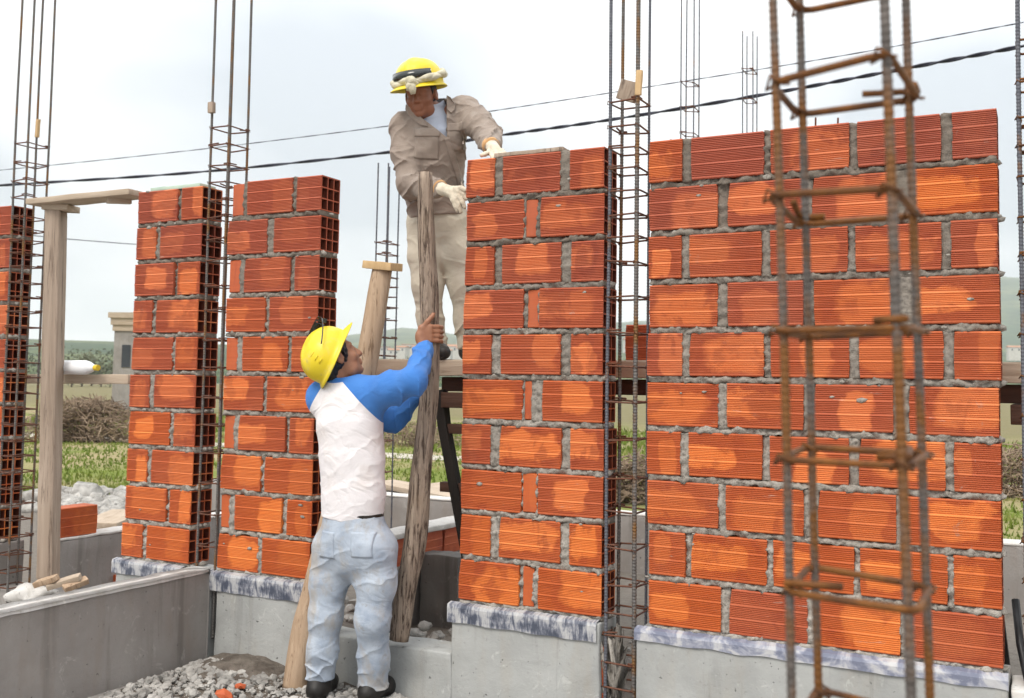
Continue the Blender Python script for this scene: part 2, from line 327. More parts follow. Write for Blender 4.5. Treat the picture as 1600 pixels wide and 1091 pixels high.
# dirt track across the field, parallel to the wall line
mb = MB(); pts = []
for i in range(41):
    u = -26+i*1.3; w = 0.55+0.25*noise.noise(Vector((u*.4, 2, 0))); n = 12.6+0.5*noise.noise(Vector((u*.25, 0, 0)))
    a = wp(u, n-w, 0.012); b = wp(u, n+w, 0.012); mb.v += [a, b]
for i in range(40): mb.f.append([2*i, 2*i+2, 2*i+3, 2*i+1])
M['track'] = simple('dusty_track', (0.36, 0.32, 0.26), (0.52, 0.48, 0.41), 2.0, 0.95, 0.4)
tag(mb.build('path', M['track']), kind='structure')
# grass
def grass_mat():
    t = NT('grass_blades', 0.8, 0.15); g = t.n('ShaderNodeNewGeometry'); f = t.noise(g.outputs['Position'], 0.55, 4); f2 = t.noise(g.outputs['Position'], 9, 2)
    c = t.ramp(f, ((0.38, (0.12, 0.18, 0.025)), (0.52, (0.17, 0.22, 0.04)), (0.66, (0.33, 0.27, 0.12)))); t.color(t.mix(t.math('MULTIPLY', f2, 0.7), c, (0.09, 0.125, 0.02))); return t.m
M['grass'] = grass_mat()
rng = np.random.default_rng(3); V, Fc = [], []
for i in range(42000):
    n = 4.9+22*rng.random()**1.7; ux = (rng.random()-.5)*2; p = wp(0, n, 0); x = ux*(0.62*p.y+2.0); y = p.y+(p.x-x)*math.tan(TH)*0.9
    if y < 8: continue
    if noise.noise(Vector((x*.35, y*.35, 1))) < -0.28: continue
    hgt = 0.025+0.07*rng.random()**2+(0.07 if n > 15 else 0); a = rng.random()*6.28; w = 0.010+0.0012*n
    dx, dy = math.cos(a)*w, math.sin(a)*w; tx, ty = (rng.random()-.5)*hgt, (rng.random()-.5)*hgt
    k = len(V); V += [(x-dx, y-dy, -.01), (x+dx, y+dy, -.01), (x+tx, y+ty, hgt)]; Fc.append((k, k+1, k+2))
tag(link('grass', mesh('grass', V, Fc, M['grass'])), 'short green and dry grass growing across the field', 'grass', kind='stuff')
# gravel in front of the plinth and rubble behind the door opening
mb = MB()
protos = []
for s in range(12):
    vs, fs = rock(s, 1.0, 1); rg = random.Random(s); protos.append(([Vector((v.x*(.75+.5*rg.random()), v.y*(.75+.5*rg.random()), v.z*(.6+.6*rg.random()))) for v in vs], fs))
def scatter(mb, count, fn, rmin, rmax, seed, power=2.0):
    rg = random.Random(seed)
    for i in range(count):
        x, y, z = fn(rg); r = rmin+(rmax-rmin)*rg.random()**power; vs, fs = protos[rg.randrange(12)]
        Mx = Matrix.Rotation(rg.random()*6.28, 3, 'Z') @ Matrix.Rotation((rg.random()-.5)*1.2, 3, 'X')
        mb.add([Mx @ v*r+Vector((x, y, z+r*.25)) for v in vs], fs)
def heap(x, y):      # gravel banked up against the plinth corner, sloping to the camera
    p = Vector((x, y, 0))-W0; u, n = p.dot(WD), p.dot(WN)
    return 0.02*math.exp(-((u+1.35)/.5)**2)*math.exp(-((n+.25)/.3)**2)
def front(rg):
    u = -1.62+3.6*rg.random()**1.6; n = -0.06-1.5*rg.random()**1.3; p = wp(u, n, 0); return p.x, p.y, heap(p.x, p.y)
scatter(mb, 9000, front, 0.004, 0.030, 5, 3.6)
tag(mb.build('gravel', M['stone'], None, False), 'loose pale gravel on the ground before the grey plinth', 'gravel', kind='stuff')
mb = MB(); N = 26; vv = []
for i in range(N+1):
    for j in range(N+1):
        u = -1.64+i/N*0.95; n = -0.62+j/N*0.60; hh = max(0, 0.065*math.exp(-((u+1.38)/.26)**2-((n+.03)/.24)**2))+0.016*noise.noise(Vector((u*14, n*14, 0)))+0.014*noise.noise(Vector((u*45, n*45, 3)))
        mb.v.append(wp(u, n, hh+0.002))
for i in range(N):
    for j in range(N): a = i*(N+1)+j; mb.f.append([a, a+N+1, a+N+2, a+1])
tag(mb.build('soil_heap', M['soil'], None, True), 'small heap of dark damp soil in the plinth corner', 'soil')
# ------------------------------------------------------------------ brick prototypes
def brick_proto(hollow, seed, grooves=True):
    rg = random.Random(seed); L, H, D = 0.298, BH, BD
    fz = [(0.006, 0.0)]
    bands = [(0.008, 0.058), (0.064, 0.110), (0.116, 0.166)]
    front = [(0.004, 0.0), (0.0, 0.004)]
    if grooves:
        for bi, (z0, z1) in enumerate(bands):
            k = 7; p = (z1-z0)/k
            for i in range(k):
                z = z0+p*i; front += [(0.0, z+p*.06), (0.0, z+p*.46), (0.0042, z+p*.60), (0.0042, z+p*.90)]
            front += [(0.0, z1+.0005)]
            if bi < 2: front += [(-0.0009, z1+.002), (-0.0009, z1+.0042)]
    front += [(0.0, H-.004), (0.004, H)]
    back = [(D-.004, H), (D, H-.004), (D, 0.004), (D-.004, 0.0)]
    prof = front+back; m = len(prof); xs = [0, L] if not grooves else [0, L*.25, L*.5, L*.75, L]
    v, f = [], []
    for xi, x in enumerate(xs):
        for (y, z) in prof:
            jx = (rg.random()-.5)*.002 if xi in (0, len(xs)-1) else 0
            if y < .03 and xi in (0, len(xs)-1) and not (hollow and xi):      # knocked corners
                k1 = max(0, 1-(H-z)/(.018+.03*(seed % 3))); k0 = max(0, 1-z/(.012+.02*((seed+1) % 3))); jx += (1 if xi == 0 else -1)*((.005*(seed % 3))*k1*((xi == 0) == (seed % 2 == 0))+.004*k0)*(1-y/.03)
            v.append((x+jx, y+(rg.random()-.5)*.0006, z))
    for i in range(len(xs)-1):
        for k in range(m): f.append((i*m+k, i*m+(k+1) % m, (i+1)*m+(k+1) % m, (i+1)*m+k))
    f.append(tuple(range(m)))
    last = (len(xs)-1)*m; hole_faces = []
    if not hollow:
        f.append(tuple(range(last, last+m))[::-1])
    else:
        w = 0.0062
        ys = []; cw = (D-4*w)/3
        for i in range(3): ys += [w+i*(cw+w), w+i*(cw+w)+cw]
        zs = []; ch = (H-4*w)/3
        for i in range(3): zs += [w+i*(ch+w), w+i*(ch+w)+ch]
        Y = [0.0012]+ys+[D-.001]; Z = [0.001]+zs+[H-.001]; b = len(v); xe = L-.0005; dp = 0.28
        idx = {}
        for i, y in enumerate(Y):
            for j, z in enumerate(Z): idx[i, j] = len(v); v.append((xe, y, z))
        for i in range(7):
            for j in range(7):
                q = (idx[i, j], idx[i+1, j], idx[i+1, j+1], idx[i, j+1])
                if i % 2 == 1 and j % 2 == 1:
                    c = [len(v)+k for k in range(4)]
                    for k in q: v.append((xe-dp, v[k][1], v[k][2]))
                    for k in range(4): hole_faces.append(len(f)); f.append((q[k], q[(k+1) % 4], c[(k+1) % 4], c[k]))
                    hole_faces.append(len(f)); f.append(tuple(c))
                else: f.append(q)
        f.append(tuple(range(last, last+m))[::-1]) if False else None
    me = mesh('brick', v, f, M['brick']); me.materials.append(M['brick_hole_shade'])
    for k in hole_faces: me.polygons[k].material_index = 1
    bm = bmesh.new(); bm.from_mesh(me); bmesh.ops.recalc_face_normals(bm, faces=bm.faces[:]) if not hollow else None; bm.to_mesh(me); bm.free()
    return me
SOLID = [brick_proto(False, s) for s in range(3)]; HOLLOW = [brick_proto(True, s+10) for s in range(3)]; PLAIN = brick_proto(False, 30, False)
def mortar_strip(u0, u1, z0, z1, seed, base=0.006, amp=0.010, d1=0.146):
    nu = max(2, int((u1-u0)/0.011)); nz = max(2, int((z1-z0)/0.0075)); v, f = [], []
    for i in range(nu+1):
        for j in range(nz+1):
            u = u0+(u1-u0)*i/nu; z = z0+(z1-z0)*j/nz; e = abs(j/nz-.5)*2; p = Vector((u*26, z*40, seed*5.1)); q = Vector((u*70, z*90, seed*2.7))
            y = base+amp*(noise.noise(p)+0.7*noise.noise(q))+0.005*e
            zz = z+(0.011*noise.noise(Vector((u*38, seed*1.7, j))) if j in (0, nz) else 0)
            v.append((u, max(-0.009, y), zz))
    b = len(v)
    for i in range(nu):
        for j in range(nz): a = i*(nz+1)+j; f.append((a, a+nz+1, a+nz+2, a+1))
    ring = [i*(nz+1) for i in range(nu+1)]+[nu*(nz+1)+j for j in range(1, nz+1)]+[i*(nz+1)+nz for i in range(nu-1, -1, -1)]+[j for j in range(nz-1, 0, -1)]
    for k in ring: v.append((v[k][0], d1, min(max(v[k][2], z0), z1)))
    m = len(ring)
    for k in range(m): f.append((ring[k], b+k, b+(k+1) % m, ring[(k+1) % m]))
    f.append(tuple(b+k for k in range(m))[::-1])
    return v, f
ROWS = {
 'A':[[(-2.33,-2.036),(-2.003,-1.855)],[(-2.33,-2.182),(-2.15,-1.852)],[(-2.329,-2.039),(-2.013,-1.856)],[(-2.329,-2.188),(-2.159,-1.857)],[(-2.331,-2.031),(-2.008,-1.852)],[(-2.335,-2.187),(-2.154,-1.855)],[(-2.331,-2.031),(-2.002,-1.85)],[(-2.334,-2.183),(-2.154,-1.855)],[(-2.333,-2.036),(-2.01,-1.859)],[(-2.347,-2.194),(-2.164,-1.862)]],
 'B':[[(-1.656,-1.583),(-1.548,-1.252),(-1.225,-1.07)],[(-1.674,-1.409),(-1.367,-1.072)],[(-1.657,-1.584),(-1.553,-1.256),(-1.226,-1.075)],[(-1.664,-1.402),(-1.378,-1.074)],[(-1.659,-1.583),(-1.545,-1.25),(-1.226,-1.08)],[(-1.663,-1.402),(-1.376,-1.08)],[(-1.658,-1.586),(-1.552,-1.251),(-1.226,-1.078)],[(-1.664,-1.402),(-1.378,-1.078)],[(-1.657,-1.598),(-1.56,-1.259),(-1.227,-1.074)],[(-1.667,-1.399),(-1.374,-1.076)]],
 'C':[[(-0.247,-0.101),(-0.061,0.223),(0.271,0.43)],[(-0.242,0.051),(0.055,0.114),(0.131,0.432)],[(-0.246,-0.098),(-0.056,0.234),(0.282,0.433)],[(-0.249,0.053),(0.072,0.127),(0.132,0.433)],[(-0.247,-0.101),(-0.053,0.238),(0.284,0.432)],[(-0.245,0.057),(0.062,0.101),(0.153,0.433)],[(-0.246,-0.098),(-0.053,0.244),(0.288,0.441)],[(-0.244,0.058),(0.063,0.131),(0.14,0.442)],[(-0.242,-0.09),(-0.048,0.247),(0.289,0.437)],[(-0.245,0.053),(0.071,0.123),(0.146,0.439)]],
 'D':[[(0.632,0.774),(0.813,1.111),(1.135,1.433),(1.464,1.758),(1.795,1.943)],[(0.634,0.923),(0.965,1.262),(1.294,1.581),(1.666,1.943)],[(0.634,0.774),(0.807,1.101),(1.135,1.427),(1.455,1.755),(1.787,1.94)],[(0.637,0.925),(0.966,1.261),(1.302,1.58),(1.667,1.944)],[(0.63,0.779),(0.809,1.109),(1.137,1.431),(1.466,1.759),(1.793,1.945)],[(0.631,0.928),(0.964,1.261),(1.299,1.585),(1.639,1.936)],[(0.632,0.774),(0.809,1.103),(1.133,1.427),(1.463,1.76),(1.788,1.94)],[(0.635,0.93),(0.961,1.262),(1.314,1.592),(1.629,1.939)],[(0.645,0.797),(0.822,1.121),(1.145,1.443),(1.466,1.764),(1.783,1.938)],[(0.646,0.943),(0.976,1.274),(1.311,1.604),(1.631,1.939)]],
 'E':[[(-3.99,-3.70),(-3.67,-3.374)] if i % 2 == 0 else [(-3.99,-3.86),(-3.83,-3.545),(-3.515,-3.376)] for i in range(10)],
}
# tone of the clay and strength of the pale firing mark, brick by brick where the photograph shows it (row, index)
MARK = {'D': {(0,1):(0.0,0.0),(0,0):(.75,.5),(0,3):(0.0,0.15),(0,4):(0.0,.1),(1,3):(1.0,.75),(8,0):(.8,.4),(9,1):(.35,.1),(9,3):(.5,.2)},
        'C': {(0,1):(.15,.2),(0,2):(.35,.45),(1,1):(.4,.0),(5,0):(.8,.6),(7,0):(.8,.15),(7,1):(.9,.1),(8,0):(1,.3)},
        'B': {(0,1):(.15,.25),(0,2):(.1,.15),(1,1):(.15,.2),(2,1):(.2,.3),(2,2):(.15,.3)}, 'A': {}, 'E': {}}
LBL = {'A': 'narrow brick pier beside the left doorway with pale green board on top', 'B': 'brick pier behind the man in the white and blue shirt',
       'C': 'middle brick pier gripped by the gloved worker', 'D': 'widest brick wall panel on the right behind the rusty rebar cage', 'E': 'brick wall end cut off by the left edge of the photo'}
rgw = random.Random(11)
for W in 'ABCDE':
    rows = ROWS[W]; uL = min(r[0][0] for r in rows); uR = max(r[-1][1] for r in rows); um = uL
    root = empty('brick_wall', wp(um, 0, 0), -TH, LBL[W], 'brick wall', 'hollow brick walls standing on the plinth')
    for i, row in enumerate(rows):
        zt = WTOP-CRS*i; zb = zt-BH
        for j, (a, b) in enumerate(row):
            last = j == len(row)-1; sliver = (b-a) < 0.08
            me = PLAIN if sliver else (HOLLOW if last else SOLID)[rgw.randrange(3)]
            loc = (a-um, (0.012 if sliver else 0)+(rgw.random()-.5)*.006, zb+(rgw.random()-.5)*.003+(0.004 if sliver else 0))
            o = link('brick', me, root, loc, ((rgw.random()-.5)*.012, (rgw.random()-.5)*.012, (rgw.random()-.5)*.010), ((b-a)/0.298, 0.93 if sliver else 1, (0.96 if sliver else 1)))
            tone = min(1, max(0, 0.12+0.1*i+(rgw.random()-.5)*.5)); amt = 0.35+0.65*rgw.random()
            if sliver: tone, amt = 0.4+.05*i, 0.0
            if (i, j) in MARK[W]: tone, amt = MARK[W][(i, j)]
            o.color = (tone, amt, rgw.random(), 1)
            if j+1 < len(row):
                c = row[j+1][0]; sd_ = rgw.random()*50
                deep = rgw.random() < 0.25
                v, f = mortar_strip(b-um-.002, c-um+.002, zb-.004, zt+.001, sd_, 0.012 if deep else 0.004, 0.018 if (c-b) < .03 else 0.010)
                mj = link('mortar_joint', mesh('mortar_joint', v, f, M['mortar'], True), root); mj.color = (min(1, max(0, .1*i+(rgw.random()-.5)*.3)), 0, 0, 1)
        a, b = row[0][0], row[-1][1]
        if i < 9: a, b = max(a, rows[i+1][0][0]-.006), min(b, rows[i+1][-1][1]+.006)
        v, f = mortar_strip(a-um+.004, b-um-.003, zb-(CRS-BH)-.001 if i < 9 else zb-.022, zb+.001, rgw.random()*50, 0.005, 0.021)
        mj = link('mortar_joint', mesh('mortar_joint', v, f, M['mortar'], True), root); mj.color = (min(1, max(0, .1*i+(rgw.random()-.5)*.3)), 0, 0, 1)
        if i and rgw.random() < .8 or True:      # mortar squeezed out into the hollow ends
            for k in range(2):
                vs, fs = rock(rgw.randrange(99), 0.014+.014*rgw.random(), 1, .6); y0 = 0.02+.11*rgw.random()
                link('mortar_lump', mesh('mortar_lump', [Vector(p)+Vector((b-um-.002, y0, zb-.012)) for p in vs], fs, M['mortar'], True), root)
    for k in range(len(rows[0])*6):      # cement splashed and smeared on the faces
        i = rgw.randrange(10); u = uL+(uR-uL)*rgw.random(); vs, fs = rock(rgw.randrange(99), .005+.011*rgw.random()**2, 1, .7); zo = WTOP-CRS*i-(BH+.013)*(rgw.random() < .75)-(.03+.1*rgw.random())*(rgw.random() < .3)
        so = link('mortar_smear', mesh('mortar_smear', [Vector((p.x*1.4+u-um, p.y*.22-.0005, p.z+zo)) for p in vs], fs, M['mortar'], True), root); so.color = (.7, 0, 0, 1)
    if W == 'E': continue
    # damp-proof strip under the first course, folded over the plinth edge
    z0, dep = 0.452, {'A': .085, 'B': .105, 'C': .095, 'D': .062}[W]; x0, x1 = uL-um-.035, uR-um+(-.012 if W != 'D' else .01)
    if W == 'A': x1 -= .02
    nu = int((x1-x0)/.008); v, f = [], []
    for i in range(nu+1):
        x = x0+(x1-x0)*i/nu; rp = noise.noise(Vector((x*22, uL, 0))); r2 = noise.noise(Vector((x*60, uL, 3)))*.6; low = 0.012*noise.noise(Vector((x*9, uL*3, 5)))
        v += [(x, 0.03, z0-.016), (x, 0.004, z0-.010+.006*r2), (x, -0.027-.0015*rp, z0-.016+.004*r2), (x, -0.0315-.002*(rp+r2), z0-.030), (x, -0.0300-.003*rp, z0-dep+low*.6), (x, -0.0285-.003*rp, z0-dep+low*.6)]
    for i in range(nu):
        for k in range(5): a = i*6+k; f.append((a, a+6, a+7, a+1))
    o = link('damp_proof_strip', mesh('damp_proof_strip', v, f, M['membrane_pale' if W == 'D' else 'membrane'], False), root)
    tag(o, 'white and slate blue painted strip under the bricks')
# small wire ends poking out of the wide wall's top joint
dr = [o for o in COL.objects if o.get('label') == LBL['D']][0]
for u, hgt in ((1.295, .05), (1.38, .04), (.70, .02)):
    mb = MB().tube([(u-.63, .07, WTOP-.02), (u-.628, .07, WTOP+hgt)], 0.004, 5); mb.build('wire_end', M['rust_dark'], dr)
# ------------------------------------------------------------------ plinth and low walls
fw = empty('foundation_wall', wp(-3.9, 0, 0), -TH, 'long grey rendered plinth carrying the row of brick walls', 'foundation wall')
def wall_local(o_u): return -3.9
def plinth(name, u0, u1, n0, n1, z1, seed, mat='concrete', amp=.006, step=.06, z0=-.15):
    return subdiv_box(name, u0+3.9, u1+3.9, n0, n1, z0, z1, step, M[mat], fw, amp, 7, .008, seed)
plinth('plinth_block', -4.5, -3.36, -.02, .18, .43, 1, 'concrete_warm')
plinth('plinth_block', -2.36, -1.70, -.02, .18, .43, 2)
plinth('plinth_block', -1.645, -1.055, -.022, .18, .43, 3)
plinth('plinth_block', -.262, .44, -.022, .18, .43, 4)
plinth('plinth_block', .60, 1.955, -.022, .18, .43, 5)
o = plinth('threshold_ledge', -1.055, -.262, -.024, .17, .215, 6, amp=.010, step=.03)
o = plinth('threshold_ledge', -3.36, -2.36, -.02, .2, .18, 7, 'concrete_warm', amp=.008, step=.05)
plinth('plinth_block', 1.965, 3.2, -.05, .19, .40, 8, 'concrete_pale', amp=.012, step=.05)
# hollow brick ends showing in the broken plinth beside the middle rebar cage
for z in (-.02, .165):
    b = link('brick', HOLLOW[0], fw, (.20+3.9, -.012+0.02, z), (0, 0, 0), (.255/.298, .9, .95)); b.color = (.55, .1, .3, 1)
for k in range(9):
    vs, fs = rock(k+40, .02+.02*random.random(), 1); v = [Vector(p)+Vector((.455+3.9+.02*random.random(), .0+.15*random.random(), .02+.38*random.random())) for p in vs]
    link('mortar_lump', mesh('mortar_lump', v, fs, M['mortar'], True), fw)
def low_wall(label, P, dirv, L, thick, z1, mat, capmat=None, z0=-.15, amp=.006, name='low_wall', step=.08, capn=.012):
    """L metres along dirv from P; thickness to the left of dirv."""
    rz = math.atan2(dirv.y, dirv.x); root = empty(name, (P.x, P.y, 0), rz, label, 'low wall')
    subdiv_box('wall_body', 0, L, 0, thick, z0, z1-(capn if capmat else 0), step, M[mat], root, amp, 6, .006, P.x*3)
    if capmat: subdiv_box('top_screed', -.004, L+.004, -.004, thick+.004, z1-capn+.001, z1+.006, step, M[capmat], root, .006, 9, .006, P.y)
    return root
low_wall('grey low wall running from the pier corner towards the lower left of the photo', wp(-1.685, -.03, 0)+Vector((0,0,0)), WN*-1, 3.2, -.13, .445, 'concrete_warm', 'concrete_pale')
low_wall('low grey wall end seen through the left doorway behind the timber post', wp(-3.11, .19, 0), WN, 3.2, .14, .445, 'concrete_warm', 'concrete_pale')
low_wall('dark grey low wall across the back of the plot behind the leaning pole', wp(-6, 3.4, 0), WD, 12.5, .18, .44, 'concrete_warm', 'concrete_pale')
# cross wall inside, one course of bricks over a dark rendered base
cw = empty('cross_wall', wp(-1.19, .80, 0), math.atan2(WN.y, WN.x), 'short inner wall with white screed top above one brick course', 'low wall')
subdiv_box('wall_body', 0, 2.58, 0, .15, -.15, .34, .1, M['concrete_dark'], cw, .005, 6, .005, 3)
for k in range(8):
    b = link('brick', SOLID[k % 3], cw, (.005+.32*k, 0, .365), (0, 0, 0), (1.0, 1, .9)); b.color = (.3, .2, .5, 1)
v, f = mortar_strip(0, 2.58, .338, .368, 3.3); link('mortar_joint', mesh('mortar_joint', v, f, M['mortar'], True), cw)
subdiv_box('top_screed', -.01, 2.57, -.01, .16, .520, .552, .08, M['concrete_pale'], cw, .006, 9, .006, 4)
st = empty('stub_wall', wp(-1.18, 1.16, 0), -TH, 'dark rough stub of wall under the brick course in the middle opening', 'low wall')
subdiv_box('wall_body', 0, .25, 0, .14, -.15, .415, .03, M['concrete_dark'], st, .012, 9, .006, 8)
# ------------------------------------------------------------------ reinforcement cages
def bar_mesh(p0, p1, r, pitch, n=8, ridge=0.16, wob=0.0, seed=0):
    p0, p1 = Vector(p0), Vector(p1); L = (p1-p0).length; k = max(2, int(L/pitch)); pts, rad = [], []
    for i in range(k):
        for t, rr in ((0.0, 1.0), (0.45, 1.0), (0.6, 1+ridge), (0.85, 1+ridge)):
            s = (i+t)/k; w = Vector((noise.noise(Vector((s*4, seed, 0))), noise.noise(Vector((s*4, seed, 9))), 0))*wob
            pts.append(p0.lerp(p1, s)+w); rad.append(r*rr)
    return MB().tube(pts, rad, n)
def stirrup(c, r, seed, overlap=True):
    """c: four corner points in order"""
    rg = random.Random(seed); c = [Vector(p)+Vector(((rg.random()-.5)*.008, (rg.random()-.5)*.008, (rg.random()-.5)*.010)) for p in c]; pts = []
    ctr = sum(c, Vector())/4; c = [p+(p-ctr).normalized()*r*2.2 for p in c]
    for i in range(4):
        a, b, d = c[(i-1) % 4], c[i], c[(i+1) % 4]; q = .018
        for t in (0, .5, 1):
            e1 = b+(a-b).normalized()*q; e2 = b+(d-b).normalized()*q; pts.append((e1*(1-t)**2+b*(2*t*(1-t))*1.0+e2*t*t))
    mb = MB().tube(pts, r, 6, closed=True)
    k = rg.randrange(4); a, b, d = c[k], c[(k+1) % 4], c[(k-1) % 4]      # hooked tail of the bent rod
    mb.tube([a+(d-a).normalized()*.03+Vector((0, 0, .008)), a+Vector((0, 0, .009)), a+(b-a)*.38+(ctr-a)*.12+Vector((0, 0, .012))], r, 6)
    for i in range(4):      # tie wire
        if rg.random() < .8:
            p = c[i]; mb.tube([p+Vector((r*3*math.cos(t), r*3*math.sin(t), .006*math.sin(t*2)))-(c[i]-ctr).normalized()*r*2 for t in (0, 1.2, 2.5, 3.8, 5.1)], r*.45, 5, closed=True)
    return mb
def cage(label, base, tops, zs, radii, srad, bmats, smat, pitch=.013, nside=8, ridge=.16, group='column reinforcement cages', wob=.004):
    """base, tops: four points each in order around the cage; zs: stirrup heights"""
    root = empty('rebar_cage', sum((Vector(b) for b in base), Vector())/4, 0, label, 'rebar cage', group); off = root.location.copy()
    for i in range(4):
        bar_mesh(base[i], tops[i], radii[i], pitch, nside, ridge, wob, i+base[i][0]).build('bar', M[bmats[i % len(bmats)]], root, True, off)
    for k, z in enumerate(zs):
        cs = []
        for i in range(4):
            b, t = Vector(base[i]), Vector(tops[i]); s = (z-b.z)/(t.z-b.z); cs.append(b.lerp(t, s))
        stirrup(cs, srad, k*7+int(abs(base[0][0])*100)).build('stirrup', M[smat], root, True, off)
    return root
def cage4(u0, u1, n0, n1, z0, z1, lean=(0, 0)):
    b = [wp(u0, n0, z0), wp(u1, n0, z0), wp(u1, n1, z0), wp(u0, n1, z0)]
    return b, [p+Vector((0, 0, z1-z0))+WD*lean[0]+WN*lean[1] for p in b]
def yz(px, ys, Y): return [at(px, y, Y).z for y in ys]
b, t = cage4(-3.32, -3.21, -.03, .11, .1, 4.6, (-.02, 0))
cage('rebar cage in front of the brick wall end at the far left', b, t, yz(40, (223, 253, 281, 306, 338, 358, 375, 395, 415, 440, 463, 487, 512, 540, 566, 590, 615, 640, 665, 690, 714, 739, 765, 790, 815, 842, 868, 895, 920), 5.97), [.0065]*4, .0038, ['bar'], 'rust_dark')
b, t = cage4(-1.797, -1.675, .0, .14, .1, 4.6, (-.02, .0))
cage('rebar cage standing between the two left brick piers', b, t, yz(345, (195, 225, 257, 283, 312, 338, 372, 405, 445, 484, 532, 575, 622, 665, 710, 757, 806, 855), 5.28), [.0065]*4, .004, ['bar'], 'rust_dark')
b, t = cage4(.459, .583, .0, .14, -.1, 4.2, (-.006, 0))
cage('rebar cage with wooden spacers between the middle pier and the wide wall', b, t, yz(975, (157, 197, 231, 264, 299, 335, 371, 409, 464, 520, 573, 628, 688, 748, 800, 858, 915, 958, 994, 1038, 1076), 4.27), [.007, .009, .0055, .007], .0042, ['bar_blue', 'bar', 'bar_blue', 'bar'], 'rust_dark')
# nearest cage: corners met at their own depths, slightly out of plumb
k4 = [((1212, 133, 1.12), (1239, 1060, 1.10)), ((1385, 105, 1.045), (1424, 1060, 1.025)), ((1420, 140, 1.18), (1450, 1060, 1.16)), ((1254, 167, 1.25), (1280, 1060, 1.23))]
b, t = [], []
for hi, lo in k4:
    p, q = at(*lo), at(*hi); d = (q-p)/(q.z-p.z); b.append(p+d*(.1-p.z)); t.append(p+d*(2.6-p.z))
cage('close rusty rebar cage crossing the wide wall on the right', b, t, [.88, 1.052, 1.195, 1.335, 1.475, 1.617, 1.753, 1.885, 2.02, 2.17, 2.32], [.0047, .0050, .0047, .0047], .0043, ['bar_rusty'], 'rust', .0085, 10, .11, 'column reinforcement cages', .003)
b, t = cage4(2.015, 2.15, .0, .14, .1, 3.9)
cage('rebar cage cut off by the right edge of the photo', b, t, yz(1597, (40, 105, 165, 210, 262, 325, 388, 453, 520, 587, 655, 725, 790, 860, 925, 990), 3.42), [.007]*4, .0045, ['bar_blue'], 'rust')
def far_cage(label, pxs, top, Y, zs, z0=0.1, r=.006):
    p = [at(x, 300, Y) for x in pxs]; cx = (p[0]+p[1])/2
    u0 = at(pxs[0], 300, Y); u1 = at(pxs[1], 300, Y); d = .15; b = [u0, u1, u1+WN*d, u0+WN*d]; b = [Vector((q.x, q.y, z0)) for q in b]
    return cage(label, b, [q+Vector((0, 0, top-z0)) for q in b], zs, [r]*4, .0042, ['bar_blue'], 'rust_dark', .03, 6, .12)
far_cage('thin rebar cage behind the leaning prop with the wooden cap', (590, 606), at(600, 254, 7.6).z, 7.6, yz(600, (378, 397, 432, 447, 463, 480, 499, 528, 556, 640, 690, 740), 7.6))
far_cage('tallest thin bars rising behind the wide wall top', (1063, 1083), at(1070, -60, 8.6).z, 8.6, yz(1070, (128, 168, 208, 300), 8.6), r=.0055)
far_cage('short thin bars behind the wide wall left of the close cage', (1160, 1176), at(1170, 48, 8.9).z, 8.9, yz(1170, (108, 155, 250), 8.9), r=.005)
# spacers wedged on the bars
def small_block(name, label, c, size, mat, rot, cat, group=None):
    root = subdiv_box(name, -size[0]/2, size[0]/2, -size[1]/2, size[1]/2, -size[2]/2, size[2]/2, .02, M[mat], None, .002, 20, .002, c.x)
    root.location = c; root.rotation_euler = rot; tag(root, label, cat, group); return root
small_block('wood_spacer', 'grey wood block tied on the cage beside the wide wall', wp(.525, .03, 0)*1.0+Vector((0, 0, at(972, 140, 4.27).z)), (.082, .03, .085), 'wood_grey', (.1, .35, -.5), 'wood block')
small_block('wood_spacer', 'slim fresh wood stick tied upright on the cage beside the wide wall', wp(.588, -.012, 0)+Vector((0, 0, at(998, 131, 4.24).z)), (.026, .018, .105), 'wood_fresh', (0, .06, -.5), 'wood stick')
small_block('wood_spacer', 'small grey wood piece tied high on the cage between left piers', wp(-1.80, -.015, 0)+Vector((0, 0, at(333, 169, 5.33).z)), (.036, .024, .058), 'wood_grey', (0, 0, -.5), 'wood block')
small_block('wood_spacer', 'slim yellow wood stick on the far left cage bar', wp(-3.315, .10, 0)+Vector((0, 0, at(53, 199, 6.1).z)), (.022, .02, .11), 'wood_fresh', (0, .05, -.5), 'wood stick')
# ------------------------------------------------------------------ timber
def log_obj(name, label, pts, rads, mat, seed, cat, n=18, amp=.10, group=None):
    """rough round timber along a 3-D polyline"""
    P = [Vector(p) for p in pts]; seg = 44; out, rr = [], []
    for i in range(seg+1):
        s = i/seg*(len(P)-1); k = min(int(s), len(P)-2); t = s-k
        a, b = P[max(k-1, 0)], P[min(k+2, len(P)-1)]; p, q = P[k], P[k+1]
        out.append(0.5*((2*p)+(q-a)*t+(2*a-5*p+4*q-b)*t*t+(3*p-a-3*q+b)*t**3)); rr.append(rads[k]*(1-t)+rads[k+1]*t)
    mb = MB().tube(out, rr, n); off = P[0]
    for i in range(seg+1):
        for k in range(n):
            v = mb.v[i*n+k]; d = v-out[i]; an = 2*math.pi*k/n
            f = 1+amp*noise.noise(Vector((math.cos(an)*1.1, math.sin(an)*1.1, i*.13+seed)))+amp*.5*noise.noise(Vector((math.cos(an)*4, math.sin(an)*4, i*.25+seed)))
            mb.v[i*n+k] = out[i]+d*f
    o = mb.build(name, M[mat], None, True, off); o.location = off; tag(o, label, cat, group); return o
POLE = [at(623, 1000, 4.735), at(634, 925, 4.735), at(647, 850, 4.73), at(656, 760, 4.725), at(668, 650, 4.715), at(672, 560, 4.71), at(671, 470, 4.705), at(666, 380, 4.70), at(664.5, 270, 4.695)]
log_obj('wooden_pole', 'rough upright wooden pole held by the man in the blue sleeved shirt', POLE, [.044, .050, .051, .046, .042, .043, .041, .041, .031], 'wood_bark', 3, 'wooden pole', amp=.26)
